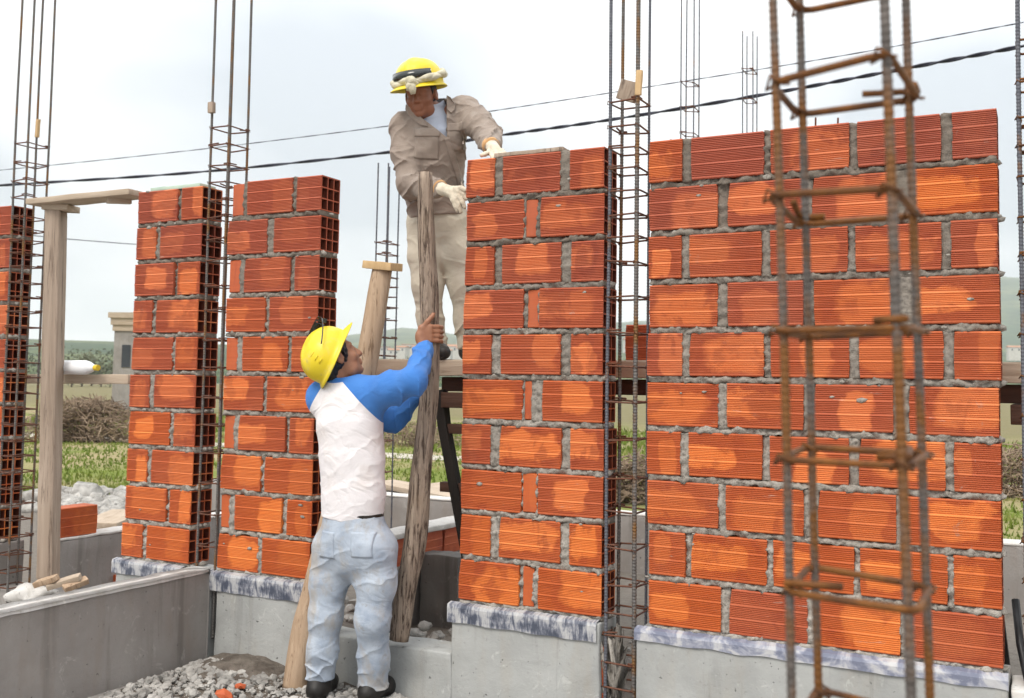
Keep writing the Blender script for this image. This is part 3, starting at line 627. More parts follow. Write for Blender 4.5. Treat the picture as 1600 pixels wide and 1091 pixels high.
log_obj('timber_prop', 'leaning round timber prop behind the man, topped by a small plank', [at(462, 1076, 4.79), at(478, 980, 4.82), at(500, 890, 4.85), at(540, 720, 4.90), at(572, 570, 4.95), at(597, 421, 5.0)], [.063, .062, .058, .054, .053, .049], 'wood_log', 9, 'timber prop', amp=.10)
small_block('plank_cap', 'small plank lying on top of the leaning timber prop', at(598, 416, 5.0), (.155, .13, .038), 'wood_fresh', (.06, .10, -.35), 'plank')
post = subdiv_box('timber_post', -.054, .054, -.045, .045, 0, 1, .07, M['wood_grey'], None, .004, 7, .008, 2)
lo, hi = at(75, 903, 5.93), at(88, 330, 5.93); post.location = lo; post.scale = (1, 1, (hi-lo).length); post.rotation_euler = ((hi-lo).to_track_quat('Z', 'Y').to_euler()); post.rotation_euler.z += 0
tag(post, 'squared timber post propping the plank in the left doorway', 'timber post')
def plank(name, label, a, b, w, th, mat, cat='plank', seed=0, rollz=None, group=None):
    a, b = Vector(a), Vector(b); L = (b-a).length; o = subdiv_box(name, 0, L, -w/2, w/2, -th/2, th/2, .06, M[mat], None, .003, 6, .004, seed)
    o.location = a; o.rotation_euler = (b-a).to_track_quat('X', 'Z').to_euler(); tag(o, label, cat, group); return o
plank('lintel_plank', 'flat plank bridging from the timber post to the narrow pier', at(56, 318, 5.95), at(216, 303, 5.66), .15, .034, 'wood_board')
small_block('wood_block', 'wood block between the timber post head and the lintel plank', at(95, 326, 5.93), (.17, .12, .035), 'wood_board', (0, .04, -.2), 'wood block')
small_block('wood_block', 'short wood cleat under the lintel plank beside the narrow pier', at(186, 314, 5.73), (.13, .05, .03), 'wood_board', (0, -.05, .5), 'wood block')
plank('ledger_board', 'horizontal board across the left doorway carrying a white bottle', at(35, 592, 6.25), at(205, 593, 5.92), .05, .055, 'wood_board', 'board')
# scaffold behind the walls
sroot = empty('scaffold', wp(-1.3, .55, 0), -TH, 'timber scaffold platform behind the middle pier carrying the gloved worker', 'scaffold')
zs_ = at(650, 560, 5.2).z
for k in range(3):
    subdiv_box('platform_board', 0.0, 3.9, .02+k*.24, .235+k*.24, zs_-.045, zs_, .15, M['wood_board'], sroot, .003, 5, .004, k)
subdiv_box('edge_beam', -.02, 3.92, -.035, .015, zs_-.085, zs_-.005, .1, M['wood_board'], sroot, .003, 5, .004, 9)
for x in (.66, 2.0, 3.3): subdiv_box('cross_bearer', x-.04, x+.16, -.02, .78, zs_-.25, zs_-.17, .15, M['wood_dark'], sroot, .003, 5, .004, x)
subdiv_box('under_beam', .585, 3.9, .04, .10, zs_-.165, zs_-.09, .1, M['wood_dark'], sroot, .003, 5, .004, 4)
for (x0, x1, y) in ((.585, .90, .03), (3.1, 3.25, .05), (1.6, 1.75, .62)):
    MB().tube([(x0, y, zs_-.16), (x0+.03, y, zs_-.35), (x1, y, .0)], [.04, .036, .036], 4).build('trestle_leg', M['wood_black'], sroot)
for z in (1.20, .90): subdiv_box('rung', .60, 1.45, .02, .07, z-.05, z, .1, M['wood_dark'], sroot, .002, 5, .003, z)
subdiv_box('rung', 1.05, 1.5, .02, .07, .55, .6, .1, M['wood_dark'], sroot, .002, 5, .003, 2)
# loose bricks on the platform, seen between the pier and the wide wall
for k, (u, z) in enumerate(((.255, 0), (.58, 0), (.91, 0))):
    o = link('loose_brick', HOLLOW[k % 3], None, wp(u, .72, zs_+.004), (0, 0, -TH)); o.color = (.5, .2, .4, 1)
    tag(o, ['loose brick on the scaffold seen through the middle rebar cage', 'loose brick on the scaffold second along behind the wide wall', 'loose brick on the scaffold third along behind the wide wall'][k], 'brick', 'loose bricks on the scaffold')
# ------------------------------------------------------------------ small things on the ground
lb = link('loose_brick', SOLID[1], None, wp(-3.115, .20, .453), (0, 0, math.pi/2-TH), (1.0, .85, 1.0)); lb.color = (.9, .25, .2, 1)
tag(lb, 'loose orange brick lying on the low wall behind the timber post', 'brick')
lb = link('loose_brick', SOLID[2], None, wp(-3.0, .62, .453-.45), (0, 0, math.pi/2-TH-.1), (1, 1, 1)); lb.color = (.6, .1, .2, 1)
tag(lb, 'loose brick on the ground behind the timber post', 'brick')
lb = link('loose_brick', HOLLOW[1], None, wp(2.02, .35, .40), (0, 0, -TH-1.2), (1, 1, 1)); lb.color = (.6, .3, .2, 1)
tag(lb, 'loose hollow brick lying behind the wide wall at the lower right', 'brick')
pp = MB().tube([wp(1.975, .20, .66), wp(1.99, .12, .52), wp(2.02, .0, .40)], .014, 8).build('plastic_pipe', M['black_plastic'], None, True); tag(pp, 'short black plastic pipe leaning at the end of the wide wall', 'pipe')
vs, fs = rock(17, .12, 3, .5); o = link('concrete_lump', mesh('concrete_lump', vs, fs, M['concrete_pale'], True)); o.location = at(52, 930, 5.9); tag(o, 'lump of pale concrete at the foot of the far left cage', 'concrete lump')
for k, (px, py, a, L) in enumerate(((100, 909, .1, .18), (118, 913, .7, .13), (72, 908, -.3, .14))):
    small_block('wood_offcut', ['pale wood offcut beside the timber post foot', 'split wood offcut tilted on the low wall end', 'brown wood offcut against the timber post foot'][k], at(px, py, 5.75), (L, .05, .03), ['wood_board', 'wood_log', 'wood_log'][k], (.3, -.3, a), 'wood offcut')
for k, (px, py, Y, s) in enumerate(((133, 770, 12.0, .36), (162, 772, 12.2, .24), (178, 785, 11.5, .20), (108, 782, 11.4, .24), (150, 793, 10.8, .20), (190, 775, 11.8, .24), (112, 800, 10.4, .2), (172, 800, 10.4, .22), (125, 790, 11.0, .16), (188, 800, 10.3, .18), (58, 770, 11.6, .24), (48, 790, 10.8, .22), (575, 870, 6.3, .08), (648, 985, 5.0, .055), (663, 975, 5.2, .06), (657, 990, 4.95, .03), (690, 992, 5.1, .03))):
    s *= .62; vs, fs = rock(k+60, s, 2, .6); o = link('stone', mesh('stone', vs, fs, M['stone'], True)); o.location = at(px, py, Y); o.location.z = max(s*.2, o.location.z-s*.3)
    rl = ['largest pale slab on the rubble heap beyond the left doorway', 'pale stone right of the large slab on the rubble heap', 'pale stone in the rubble touching the narrow pier edge', 'pale stone in the rubble right beside the timber post', 'flat pale stone low in the middle of the rubble heap', 'pale stone at the upper right of the rubble heap', 'pale stone low in the rubble beside the timber post', 'pale stone low in the rubble toward the narrow pier', 'small pale stone in the centre of the rubble heap', 'small pale stone low in the rubble at the pier edge', 'pale stone seen through the far left cage upper one', 'pale stone seen through the far left cage lower one', 'stone on the dark floor between the legs of the man']
    lab = {15: 'smallest pale stone on the ledge beside the pole foot', 16: 'small pale stone on the ledge near the middle pier', 13: 'pale stone behind the foot of the upright pole', 14: 'pale stone right of the pole foot in the middle opening'}.get(k, rl[k] if k < 13 else '')
    tag(o, lab, 'stone', 'broken stones of the rubble')
for k, (px, py, s, lab) in enumerate(((375, 1072, .03, 'small orange brick shard in the gravel by the prop foot'), (350, 1086, .05, 'larger orange brick shard at the lower photo edge in the gravel'))):
    vs, fs = rock(k+130, s, 1, .5); o = link('brick_shard', mesh('brick_shard', vs, fs, M['brick'])); o.color = (.6, 0, .3, 1); d = ray(px, py); o.location = d*((.03-CAMH)/d.z)+Vector((0, 0, CAMH)); tag(o, lab, 'brick shard', 'brick shards in the gravel')
mb = MB()
def rub(rg):
    p = at(85+120*rg.random(), 600, 9.0+3.6*rg.random()); return p.x, p.y, 0
scatter(mb, 900, rub, .02, .11, 9)
def rub2(rg):
    p = wp(-3.3+5.6*rg.random(), .25+1.2*rg.random(), 0); return p.x, p.y, 0
scatter(mb, 700, rub2, .015, .06, 10)
tag(mb.build('rubble', M['stone'], None, False), 'pale building rubble strewn behind the brick walls', 'rubble', kind='stuff')
for k in range(3):
    plank('slab_plank', ['pale broad plank lying in the grass behind the upright pole', 'second plank half under the broad plank in the grass', 'pale board lying on the rubble beyond the left doorway'][k], *((at(598, 755, 10.2), at(720, 778, 9.6)), (at(604, 775, 10.0), at(712, 758, 10.8)), (at(150, 822, 8.6), at(205, 800, 9.6)))[k], .34, .05, 'wood_board')
o = small_block('plank_cap', 'thin grey board lying on the top course of the middle pier', wp(.06, .06, WTOP+.012), (.34, .10, .018), 'wood_grey', (0, .0, -TH), 'board')
o = small_block('green_board', 'pale green board lying on top of the narrow left pier', wp(-2.07, .07, WTOP+.012), (.36, .12, .02), 'green_board', (0, 0, -TH), 'board')
# water bottle
def lathe(prof, n=20, mb=None):
    mb = mb or MB(); b = len(mb.v)
    for (r, x) in prof:
        for k in range(n): mb.v.append(Vector((x, r*math.cos(6.28318*k/n), r*math.sin(6.28318*k/n))))
    for i in range(len(prof)-1):
        for k in range(n): mb.f.append([b+i*n+k, b+i*n+(k+1) % n, b+(i+1)*n+(k+1) % n, b+(i+1)*n+k])
    return mb
bt = empty('bottle', at(91, 574, 6.05), -.45, 'white plastic bottle with yellow cap lying on the doorway board', 'bottle')
M['white_plastic'] = simple('milky_plastic', (0.72, 0.73, 0.74), (0.80, 0.80, 0.81), 9, 0.35, 0.2); M['yellow_cap'] = simple('yellow_cap_plastic', (0.62, 0.42, 0.02), (0.68, 0.47, 0.03), 9, 0.4, 0)
lathe(((0, 0), (.035, .0), (.042, .01), (.042, .09), (.040, .10), (.042, .11), (.042, .22), (.036, .25), (.02, .285), (.014, .30), (0, .30)), 18).build('bottle_body', M['white_plastic'], bt, True)
lathe(((0, .298), (.017, .298), (.017, .325), (0, .325)), 14).build('bottle_cap', M['yellow_cap'], bt)
# ------------------------------------------------------------------ cables
def cable(label, pts, r, twist, strands, name='power_cable'):
    P = [Vector(p) for p in pts]; mb = MB(); L = []
    n = 260
    for i in range(n+1):
        s = i/n*(len(P)-1); k = min(int(s), len(P)-2); t = s-k; a, b = P[max(k-1, 0)], P[min(k+2, len(P)-1)]; p, q = P[k], P[k+1]
        L.append(0.5*((2*p)+(q-a)*t+(2*a-5*p+4*q-b)*t*t+(3*p-a-3*q+b)*t**3))
    for s in range(strands):
        pp = []
        for i, p in enumerate(L):
            an = i*twist+6.283*s/strands; d = (L[min(i+1, n)]-L[max(i-1, 0)]).normalized(); e = d.cross(Vector((0, 0, 1))).normalized(); w = e.cross(d); pp.append(p+(e*math.cos(an)+w*math.sin(an))*(r*.9 if strands > 1 else 0))
        mb.tube(pp, r, 5)
    o = mb.build(name, M['cable'], None, True); tag(o, label, 'cable', 'overhead cables'); return o
def Yc(px): return 24-px*.0062
cable('thick twisted overhead power cable crossing the sky', [at(x, y, Yc(x)) for x, y in ((-500, 318), (-200, 305), (0, 290), (300, 270), (600, 239), (780, 212), (950, 188), (1200, 147), (1400, 110), (1600, 72), (1800, 30))], .018, .55, 2)
cable('thin upper overhead wire crossing the sky', [at(x, y, Yc(x)+1) for x, y in ((-500, 300), (-200, 281), (0, 266), (300, 235), (600, 198), (780, 172), (1000, 138), (1300, 90), (1600, 35), (1800, -4))], .006, .8, 2)
cable('faint distant wire seen through the left doorway', [at(x, y, 45) for x, y in ((20, 365), (100, 373), (160, 378), (215, 382), (300, 386))], .02, .0, 1)
# ------------------------------------------------------------------ far things: houses, trees, brush
M['house_wall'] = simple('limewashed_wall', (0.46, 0.43, 0.38), (0.56, 0.53, 0.48), .6, 0.9, 0); M['roof'] = simple('clay_roof', (0.33, 0.15, 0.08), (0.45, 0.23, 0.13), .8, 0.9, 0); M['pane'] = simple('dark_pane', (0.03, 0.035, 0.04), (0.05, 0.055, 0.06), 1, 0.2, 0)
LEAF = {}
def leaf_mat(name, c1, c2):
    t = NT(name, 0.8, 0.1); g = t.n('ShaderNodeNewGeometry'); t.color(t.ramp(t.noise(g.outputs['Position'], .8, 3), ((.35, c1), (.65, c2)))); LEAF[name] = t.m; return t.m
leaf_mat('dark_leaves', (0.06, 0.075, 0.045), (0.11, 0.125, 0.08)); leaf_mat('olive_leaves', (0.09, 0.10, 0.06), (0.16, 0.165, 0.10)); leaf_mat('dry_twigs', (0.17, 0.12, 0.085), (0.33, 0.25, 0.18))
M['trunk'] = simple('tree_bark', (0.08, 0.06, 0.045), (0.14, 0.11, 0.08), 4, 0.95, 0.4)
def house(px, py, Y, w, hgt, dpt, rz, label, roofed=True, wall='house_wall'):
    p = at(px, py, Y); root = empty('house', p, rz, label, 'house', 'houses of the far town')
    MB().box(-w/2, w/2, -dpt/2, dpt/2, -6, hgt).build('wall', M[wall], root)
    if roofed:
        a = hgt*.32; mb = MB(); mb.add([(-w/2-.4, -dpt/2-.5, hgt), (w/2+.4, -dpt/2-.5, hgt), (w/2+.4, dpt/2+.5, hgt), (-w/2-.4, dpt/2+.5, hgt), (-w/2-.4, 0, hgt+a), (w/2+.4, 0, hgt+a)], ((0, 1, 5, 4), (2, 3, 4, 5), (0, 4, 3), (1, 2, 5), (3, 2, 1, 0))); mb.build('roof', M['roof'], root)
    else: MB().box(-w/2-.3, w/2+.3, -dpt/2-.3, dpt/2+.3, hgt, hgt+.5).build('roof', M['roof'], root)
    for k in range(max(1, int(w/4))):
        x = -w/2+w*(k+.5)/max(1, int(w/4)); MB().box(x-.6, x+.6, -dpt/2-.06, -dpt/2-.01, hgt*.4, hgt*.75).build('window', M['pane'], root)
hs = [(628, 552, 760, 9, 4.2), (640, 549, 800, 12, 5), (652, 551, 780, 8, 4), (615, 556, 740, 8, 4), (705, 552, 770, 11, 5), (716, 549, 800, 9, 4.5), (697, 556, 740, 8, 3.6), (725, 554, 745, 10, 4.4), (575, 557, 730, 9, 4), (600, 551, 790, 9, 4), (985, 540, 800, 10, 4.5), (1000, 546, 770, 9, 4), (668, 556, 750, 9, 4), (745, 550, 800, 9, 4), (1585, 552, 800, 10, 4.5)]
hl = ['pale house far left in the distant town by the prop', 'largest pale house of the town left of the hand', 'small pale house just left of the gripping hand', 'low house at the town edge behind the thin cage', 'pale house with red roof right of the upright pole', 'upper pale house beside the middle pier edge', 'low house just right of the worker shoe', 'far house half hidden by the middle pier', 'far house behind the leaning prop', 'far house between prop and thin cage', 'far house seen through the middle cage', 'lower far house seen through the middle cage', 'far house behind the upright pole', 'far house behind the middle pier', 'far house right of the wide wall']
for k, (px, py, Y, w, hg) in enumerate(hs): house(px, py, Y, w, hg, 7, (k*.7) % .8-.4, hl[k], k % 4 != 1)
def tree(px, Y, hgt, wid, mat, label, seed, name='tree', base=None, nleaf=420, cat='tree', group=None, lsz=.16, z=None):
    rg = random.Random(seed); p = at(px, 600, Y); p.z = ground_z(p.x, p.y) if z is None else z
    root = empty(name, p, 0, label, cat, group); tb = MB().tube([(0, 0, -.1), (.05*hgt*rg.random(), 0, hgt*.35), (.03*hgt, .02*hgt, hgt*.8)], [hgt*.03, hgt*.022, hgt*.006], 7)
    for k in range(6):
        a = rg.random()*6.28; h0 = hgt*(.25+.4*rg.random()); tb.tube([(0.02*hgt, 0, h0), (math.cos(a)*wid*.2, math.sin(a)*wid*.2, h0+hgt*.13), (math.cos(a)*wid*.38, math.sin(a)*wid*.38, h0+hgt*.2)], [hgt*.012, hgt*.008, hgt*.003], 5)
    tb.build('trunk', M['trunk'], root, True)
    mb = MB(); clumps = [(Vector(((rg.random()-.5)*wid*.8, (rg.random()-.5)*wid*.8, hgt*(.25+.62*rg.random()))), wid*(.16+.14*rg.random())) for _ in range(11)]
    for _ in range(nleaf):
        c, r = clumps[rg.randrange(11)]; d = Vector((rg.gauss(0, 1), rg.gauss(0, 1), rg.gauss(0, .8))).normalized()*r*(rg.random()**.45); q = c+d; s = lsz*hgt*(.35+.6*rg.random())*.45
        a = Vector((rg.gauss(0, 1), rg.gauss(0, 1), rg.gauss(0, 1))).normalized(); b = a.orthogonal().normalized(); mb.add([q-a*s-b*s*.3, q+b*s*.5, q+a*s-b*s*.2, q-b*s*.6], ((0, 1, 2, 3),))
    mb.build('crown', LEAF[mat], root); return root
tl = [(70, 150, 4.6), (92, 160, 4.2), (112, 140, 3.6), (128, 150, 5.0), (143, 165, 5.6), (158, 150, 4.0), (172, 145, 3.4), (192, 160, 4.6)]
for k, (px, Y, hg) in enumerate(tl):
    tree(px, Y, hg, hg*1.35, ('dark_leaves', 'olive_leaves')[k % 2], ['grey green tree leftmost in the far treeline', 'low tree beside the post in the far treeline', 'olive low tree behind the bottle in the treeline', 'rounded dark tree above the bottle cap', 'tallest tree of the treeline through the left doorway', 'dark low tree left of the far building', 'smallest tree touching the far building', 'tree behind the far building'][k], 70+k, group='trees of the far treeline')
for k, (px, Y, hg) in enumerate(((668, 300, 9), (655, 320, 7), (610, 330, 8), (640, 420, 8), (715, 310, 7), (990, 300, 8))):
    tree(px, Y, hg, hg*1.3, ('olive_leaves', 'dark_leaves')[k % 2], ['round olive tree before the town beside the gripping hand', 'dark tree before the town left of the hand', 'tree before the town behind the thin cage', 'small tree among the town houses', 'tree before the town beside the middle pier', 'tree seen far off through the middle cage'][k], 90+k, group='trees before the town')
def brush(px, Y, hgt, wid, label, seed, n=700):
    rg = random.Random(seed); p = at(px, 600, Y); p.z = 0; root = empty('brush_pile', p, 0, label, 'brush pile'); mb = MB()
    for _ in range(n):
        x = rg.gauss(0, .42)*wid*.55; y = rg.gauss(0, .3)*wid*.35; z = hgt*rg.random()*max(.1, 1-(abs(x)/(wid*.62))**2); a = Vector((rg.gauss(0, 1), rg.gauss(0, .6), rg.gauss(0, .55))).normalized()*(.08+.26*rg.random()); s = .007+.008*rg.random()
        mb.tube([Vector((x, y, max(.02, z)))-a*.5, Vector((x, y, z+.02))+a*.5], [s, s*.5], 3, cap=False)
    tag(mb.build('twigs', LEAF['dry_twigs'], root), kind='stuff')
brush(138, 22.5, .95, 2.8, 'brown heap of cut brush in the field beyond the left doorway', 5, 2600)
brush(640, 23, .5, 3.2, 'low dry brush in the field behind the upright pole', 6)
brush(995, 12.5, .55, 1.5, 'tangle of dry twigs seen low through the middle cage', 7)
brush(1585, 14, .7, 1.6, 'dry brush in the field right of the wide wall', 8)
tb = empty('building', at(204, 586, 42), -.1, 'small grey building with tan cornice beside the narrow pier', 'building')
mb = MB().box(-.36, 2.2, -.8, .8, -1.4, 1.75); mb.build('wall', M['concrete_warm'], tb)
for k, (z0, z1, e) in enumerate(((1.76, 2.0, .06), (2.0, 2.28, .12), (2.28, 2.5, .2))): MB().box(-.36-e, 2.2+e, -.8-e, .8+e, z0, z1).build('cornice', M['wood_board'], tb)
MB().box(.0, .35, -.83, -.79, .3, 1.2).build('window', M['pane'], tb)
# ------------------------------------------------------------------ people: smooth-blended volumes turned into one continuous surface each
class Vol:
    def __init__(s, lo, hi, h):
        s.lo = np.array(lo, np.float32); s.h = h; s.n = np.ceil((np.array(hi)-np.array(lo))/h).astype(int)+1
        s.F = np.full(s.n, 0.3, np.float32); s.ax = [s.lo[i]+h*np.arange(s.n[i], dtype=np.float32) for i in range(3)]
    def _sub(s, lo, hi):
        a = np.clip(np.floor((np.array(lo)-s.lo)/s.h).astype(int), 0, s.n); b = np.clip(np.ceil((np.array(hi)-s.lo)/s.h).astype(int)+1, 0, s.n)
        if np.any(b <= a): return None, None
        sl = tuple(slice(a[i], b[i]) for i in range(3)); X = s.ax[0][sl[0]][:, None, None]; Y = s.ax[1][sl[1]][None, :, None]; Z = s.ax[2][sl[2]][None, None, :]
        return sl, (X, Y, Z)
    def _mix(s, sl, d, k, op):
        f = s.F[sl]
        if op == 'u':
            if k <= 0: s.F[sl] = np.minimum(f, d); return
            hh = np.clip(0.5+0.5*(f-d)/k, 0, 1); s.F[sl] = f*(1-hh)+d*hh-k*hh*(1-hh)
        elif op == 's':
            d = -d
            if k <= 0: s.F[sl] = np.maximum(f, d); return
            hh = np.clip(0.5-0.5*(f-d)/k, 0, 1); s.F[sl] = f*(1-hh)+d*hh+k*hh*(1-hh)
    def cone(s, a, b, ra, rb, k=.02, sq=None, q=1.0, op='u'):
        a, b = np.array(a, np.float32), np.array(b, np.float32); m = max(ra, rb)*1.05+k+3*s.h+.03
        sl, g = s._sub(np.minimum(a, b)-m, np.maximum(a, b)+m)
        if sl is None: return s
        X, Y, Z = g; ba = b-a; L2 = float(ba@ba)+1e-9; px, py, pz = X-a[0], Y-a[1], Z-a[2]
        t = np.clip((px*ba[0]+py*ba[1]+pz*ba[2])/L2, 0, 1); dx, dy, dz = px-t*ba[0], py-t*ba[1], pz-t*ba[2]
        r2 = dx*dx+dy*dy+dz*dz
        if sq is not None: e = dx*sq[0]+dy*sq[1]+dz*sq[2]; r2 = r2+(q*q-1)*e*e
        s._mix(sl, np.sqrt(r2)-(ra+(rb-ra)*t), k, op); return s
    def chain(s, pts, rads, k=.02, sq=None, q=1.0):
        for i in range(len(pts)-1): s.cone(pts[i], pts[i+1], rads[i], rads[i+1], k, sq, q)
        return s
    def ell(s, c, r, axes=None, k=.02, op='u'):
        c = np.array(c, np.float32); m = max(r)+k+3*s.h+.02; sl, g = s._sub(c-m, c+m)
        if sl is None: return s
        X, Y, Z = g[0]-c[0], g[1]-c[1], g[2]-c[2]
        if axes is None: U, V, W = X, Y, Z
        else: U, V, W = [X*float(e[0])+Y*float(e[1])+Z*float(e[2]) for e in axes]
        k0 = np.sqrt((U/r[0])**2+(V/r[1])**2+(W/r[2])**2); k1 = np.sqrt((U/r[0]**2)**2+(V/r[1]**2)**2+(W/r[2]**2)**2)+1e-6
        s._mix(sl, k0*(k0-1)/k1, k, op); return s
    def cut(s, p, n, k=.004):      # remove everything on the side n points to
        X, Y, Z = s.ax[0][:, None, None], s.ax[1][None, :, None], s.ax[2][None, None, :]; n = Vector(n).normalized()
        d = (X-p[0])*n.x+(Y-p[1])*n.y+(Z-p[2])*n.z; s.F = np.maximum(s.F, d.astype(np.float32)); return s
    def disp(s, fn, band=.05):
        X, Y, Z = np.meshgrid(*s.ax, indexing='ij', sparse=False) if False else (s.ax[0][:, None, None], s.ax[1][None, :, None], s.ax[2][None, None, :])
        m = np.abs(s.F) < band; i = np.nonzero(m); s.F[i] += fn(s.ax[0][i[0]], s.ax[1][i[1]], s.ax[2][i[2]]).astype(np.float32); return s
    def surface(s):
        F = s.F; S = F < 0; nx, ny, nz = F.shape
        cnt = np.zeros((nx-1, ny-1, nz-1), np.int8)
        for a in (0, 1):
            for b in (0, 1):
                for c in (0, 1): cnt += S[a:nx-1+a, b:ny-1+b, c:nz-1+c]
        ci = np.array(np.nonzero((cnt > 0) & (cnt < 8))).T; idm = np.full(cnt.shape, -1, np.int32); idm[tuple(ci.T)] = np.arange(len(ci))
        acc = np.zeros((len(ci), 3)); num = np.zeros(len(ci)); offs = [(a, b, c) for a in (0, 1) for b in (0, 1) for c in (0, 1)]
        val = {o: F[ci[:, 0]+o[0], ci[:, 1]+o[1], ci[:, 2]+o[2]].astype(float) for o in offs}
        for o in offs:
            for ax in range(3):
                if o[ax]: continue
                p = list(o); p[ax] = 1; v0, v1 = val[o], val[tuple(p)]; m = (v0 < 0) != (v1 < 0); t = np.where(m, v0/np.where(np.abs(v0-v1) < 1e-12, 1, v0-v1), 0)
                e = np.zeros((len(ci), 3)); e[:] = o; e[:, ax] = t; acc[m] += e[m]; num[m] += 1
        V = (ci+acc/np.maximum(num, 1)[:, None])*s.h+s.lo; quads = []
        for ax in range(3):
            sh = [slice(None)]*3; sh2 = [slice(None)]*3; sh[ax] = slice(0, -1); sh2[ax] = slice(1, None); a, b = S[tuple(sh)], S[tuple(sh2)]; e = np.array(np.nonzero(a != b)).T
            o1, o2 = (ax+1) % 3, (ax+2) % 3; e = e[(e[:, o1] > 0) & (e[:, o2] > 0) & (e[:, o1] < F.shape[o1]-1) & (e[:, o2] < F.shape[o2]-1)]; q = []
            for d1, d2 in ((0, 0), (1, 0), (1, 1), (0, 1)): g = e.copy(); g[:, o1] -= d1; g[:, o2] -= d2; q.append(idm[tuple(g.T)])
            q = np.stack(q, 1); fl = a[tuple(e.T)]; q[~fl] = q[~fl][:, ::-1]; quads.append(q)
        Q = np.concatenate(quads); Q = Q[(Q >= 0).all(1)]; return V, Q
def np_mesh(name, V, Q, mat, base, smooth_it=1):
    V = np.array(V, float)
    for _ in range(smooth_it):       # light smoothing of the voxel steps
        A = np.zeros_like(V); C = np.zeros(len(V))
        for i in range(4):
            a, b = Q[:, i], Q[:, (i+1) % 4]; np.add.at(A, a, V[b]); np.add.at(C, a, 1); np.add.at(A, b, V[a]); np.add.at(C, b, 1)
        V = V*.6+.4*A/np.maximum(C, 1)[:, None]
    V = V-np.array(base); me = bpy.data.meshes.new(name); me.vertices.add(len(V)); me.vertices.foreach_set('co', V.astype(np.float32).ravel())
    me.loops.add(len(Q)*4); me.loops.foreach_set('vertex_index', Q.astype(np.int32).ravel()); me.polygons.add(len(Q)); me.polygons.foreach_set('loop_start', np.arange(0, len(Q)*4, 4, dtype=np.int32))
    me.update(calc_edges=True); me.validate(); me.materials.append(mat); me.shade_smooth(); return me
def wob(X, Y, Z, d, f, seed=0.0, warp=1.0):
    """folds: ridges running across direction d, bent by slow waves"""
    s = X*d[0]+Y*d[1]+Z*d[2]; w = np.sin(X*13+seed)+np.sin(Y*11+seed*1.7)+np.sin(Z*9+seed*2.3)+.6*np.sin((X+Z)*27+seed*3.1)
    r = np.sin(s*f+w*warp+seed); return np.sign(r)*np.abs(r)**1.0*(.55+.45*np.sin(X*17-Z*14+Y*12+seed*4))
def crease(X, Y, Z, d, f, seed=0.0, warp=1.0, sharp=1.7):
    """sharp-backed folds that start and die out"""
    s = X*d[0]+Y*d[1]+Z*d[2]; w = np.sin(X*15+seed)+np.sin(Y*12+seed*1.7)+np.sin(Z*10+seed*2.3)+.7*np.sin((X-Z)*31+seed*3.1)+.5*np.sin((X+Z+Y)*53+seed)
    m = np.clip(.5+.7*np.sin(X*19-Z*23+seed*2)+.5*np.sin(Y*16+Z*13+X*9+seed*5), 0, 1); r_ = (s*f+w*warp)/2+seed; a_ = np.abs(np.sin(r_)); return ((1-a_)**sharp*(1+.35*np.cos(r_)*np.sign(np.sin(r_)))-.33)*m
def fabric(name, c1, c2, weave=900, rough=.9, scale=12, bump=.25):
    t = NT(name, rough, .15); v = t.coord('Object'); c = t.ramp(t.noise(v, scale, 5, .6), ((.33, c1), (.68, c2))); t.color(c); hgt = t.math('ADD', t.math('MULTIPLY', t.noise(v, weave, 2), .08), t.math('ABSOLUTE', t.math('SUBTRACT', t.noise(t.coord('Object', (1, 1, 1.5)), 7.5, 3, .45, 1.0), .5))); t.bump(hgt, .42, .030)
    t.b.inputs['Sheen Weight'].default_value = .08; return t
M['skin'] = simple('brown_skin', (0.25, 0.108, 0.058), (0.34, 0.155, 0.085), 14, .5, .2, .002, spec=.4)
M['skin_dark'] = simple('deep_brown_skin', (0.22, 0.085, 0.046), (0.31, 0.13, 0.072), 14, .5, .2, .002, spec=.4)
M['hair'] = simple('black_hair', (0.006, 0.005, 0.005), (0.018, 0.014, 0.013), 60, .45, .5, .004, (1, 1, .2))
t = NT('yellow_helmet_plastic', .38, .45); v = t.coord('Object'); c = t.mix(t.noise(v, 7, 3), (0.66, 0.50, 0.012), (0.74, 0.57, 0.02)); c = t.mix(t.ramp(t.noise(v, 13, 6, .7, .5), ((.56, 0.0), (.72, .45))), c, (.55, .46, .22)); c = t.mix(t.ramp(t.noise(t.coord('Object', (60, 8, 22)), 1.0, 4), ((.66, 0.0), (.70, .5))), c, (.45, .36, .12)); t.color(c); t.l(t.ramp(t.noise(v, 11, 4), ((.35, .28), (.7, .62))), t.b.inputs['Roughness']); M['helmet'] = t.m
M['lens'] = simple('smoked_lens', (0.012, 0.014, 0.012), (0.02, 0.024, 0.02), 6, .12, 0, spec=.6)
M['shoe'] = simple('black_leather', (0.012, 0.011, 0.010), (0.03, 0.027, 0.024), 20, .5, .2)
M['leather'] = simple('dark_belt_leather', (0.015, 0.012, 0.010), (0.03, 0.025, 0.02), 20, .5, .2)
def jeans_mat():
    t = fabric('washed_denim', (0.28, 0.33, 0.41), (0.46, 0.51, 0.575), 700, .9, 9, .35); v = t.coord('Object'); b = t.b.inputs['Base Color'].links[0].from_socket
    d = t.ramp(t.noise(t.coord('Object', (1, 1, .6)), 9, 5, .65), ((.50, 0.0), (.64, .75))); b = t.mix(d, b, (.38, .345, .305)); t.color(t.mix(t.ramp(t.noise(v, 26, 4, .7), ((.60, 0.0), (.68, .6))), b, (.30, .29, .28))); return t.m
M['jeans'] = jeans_mat()
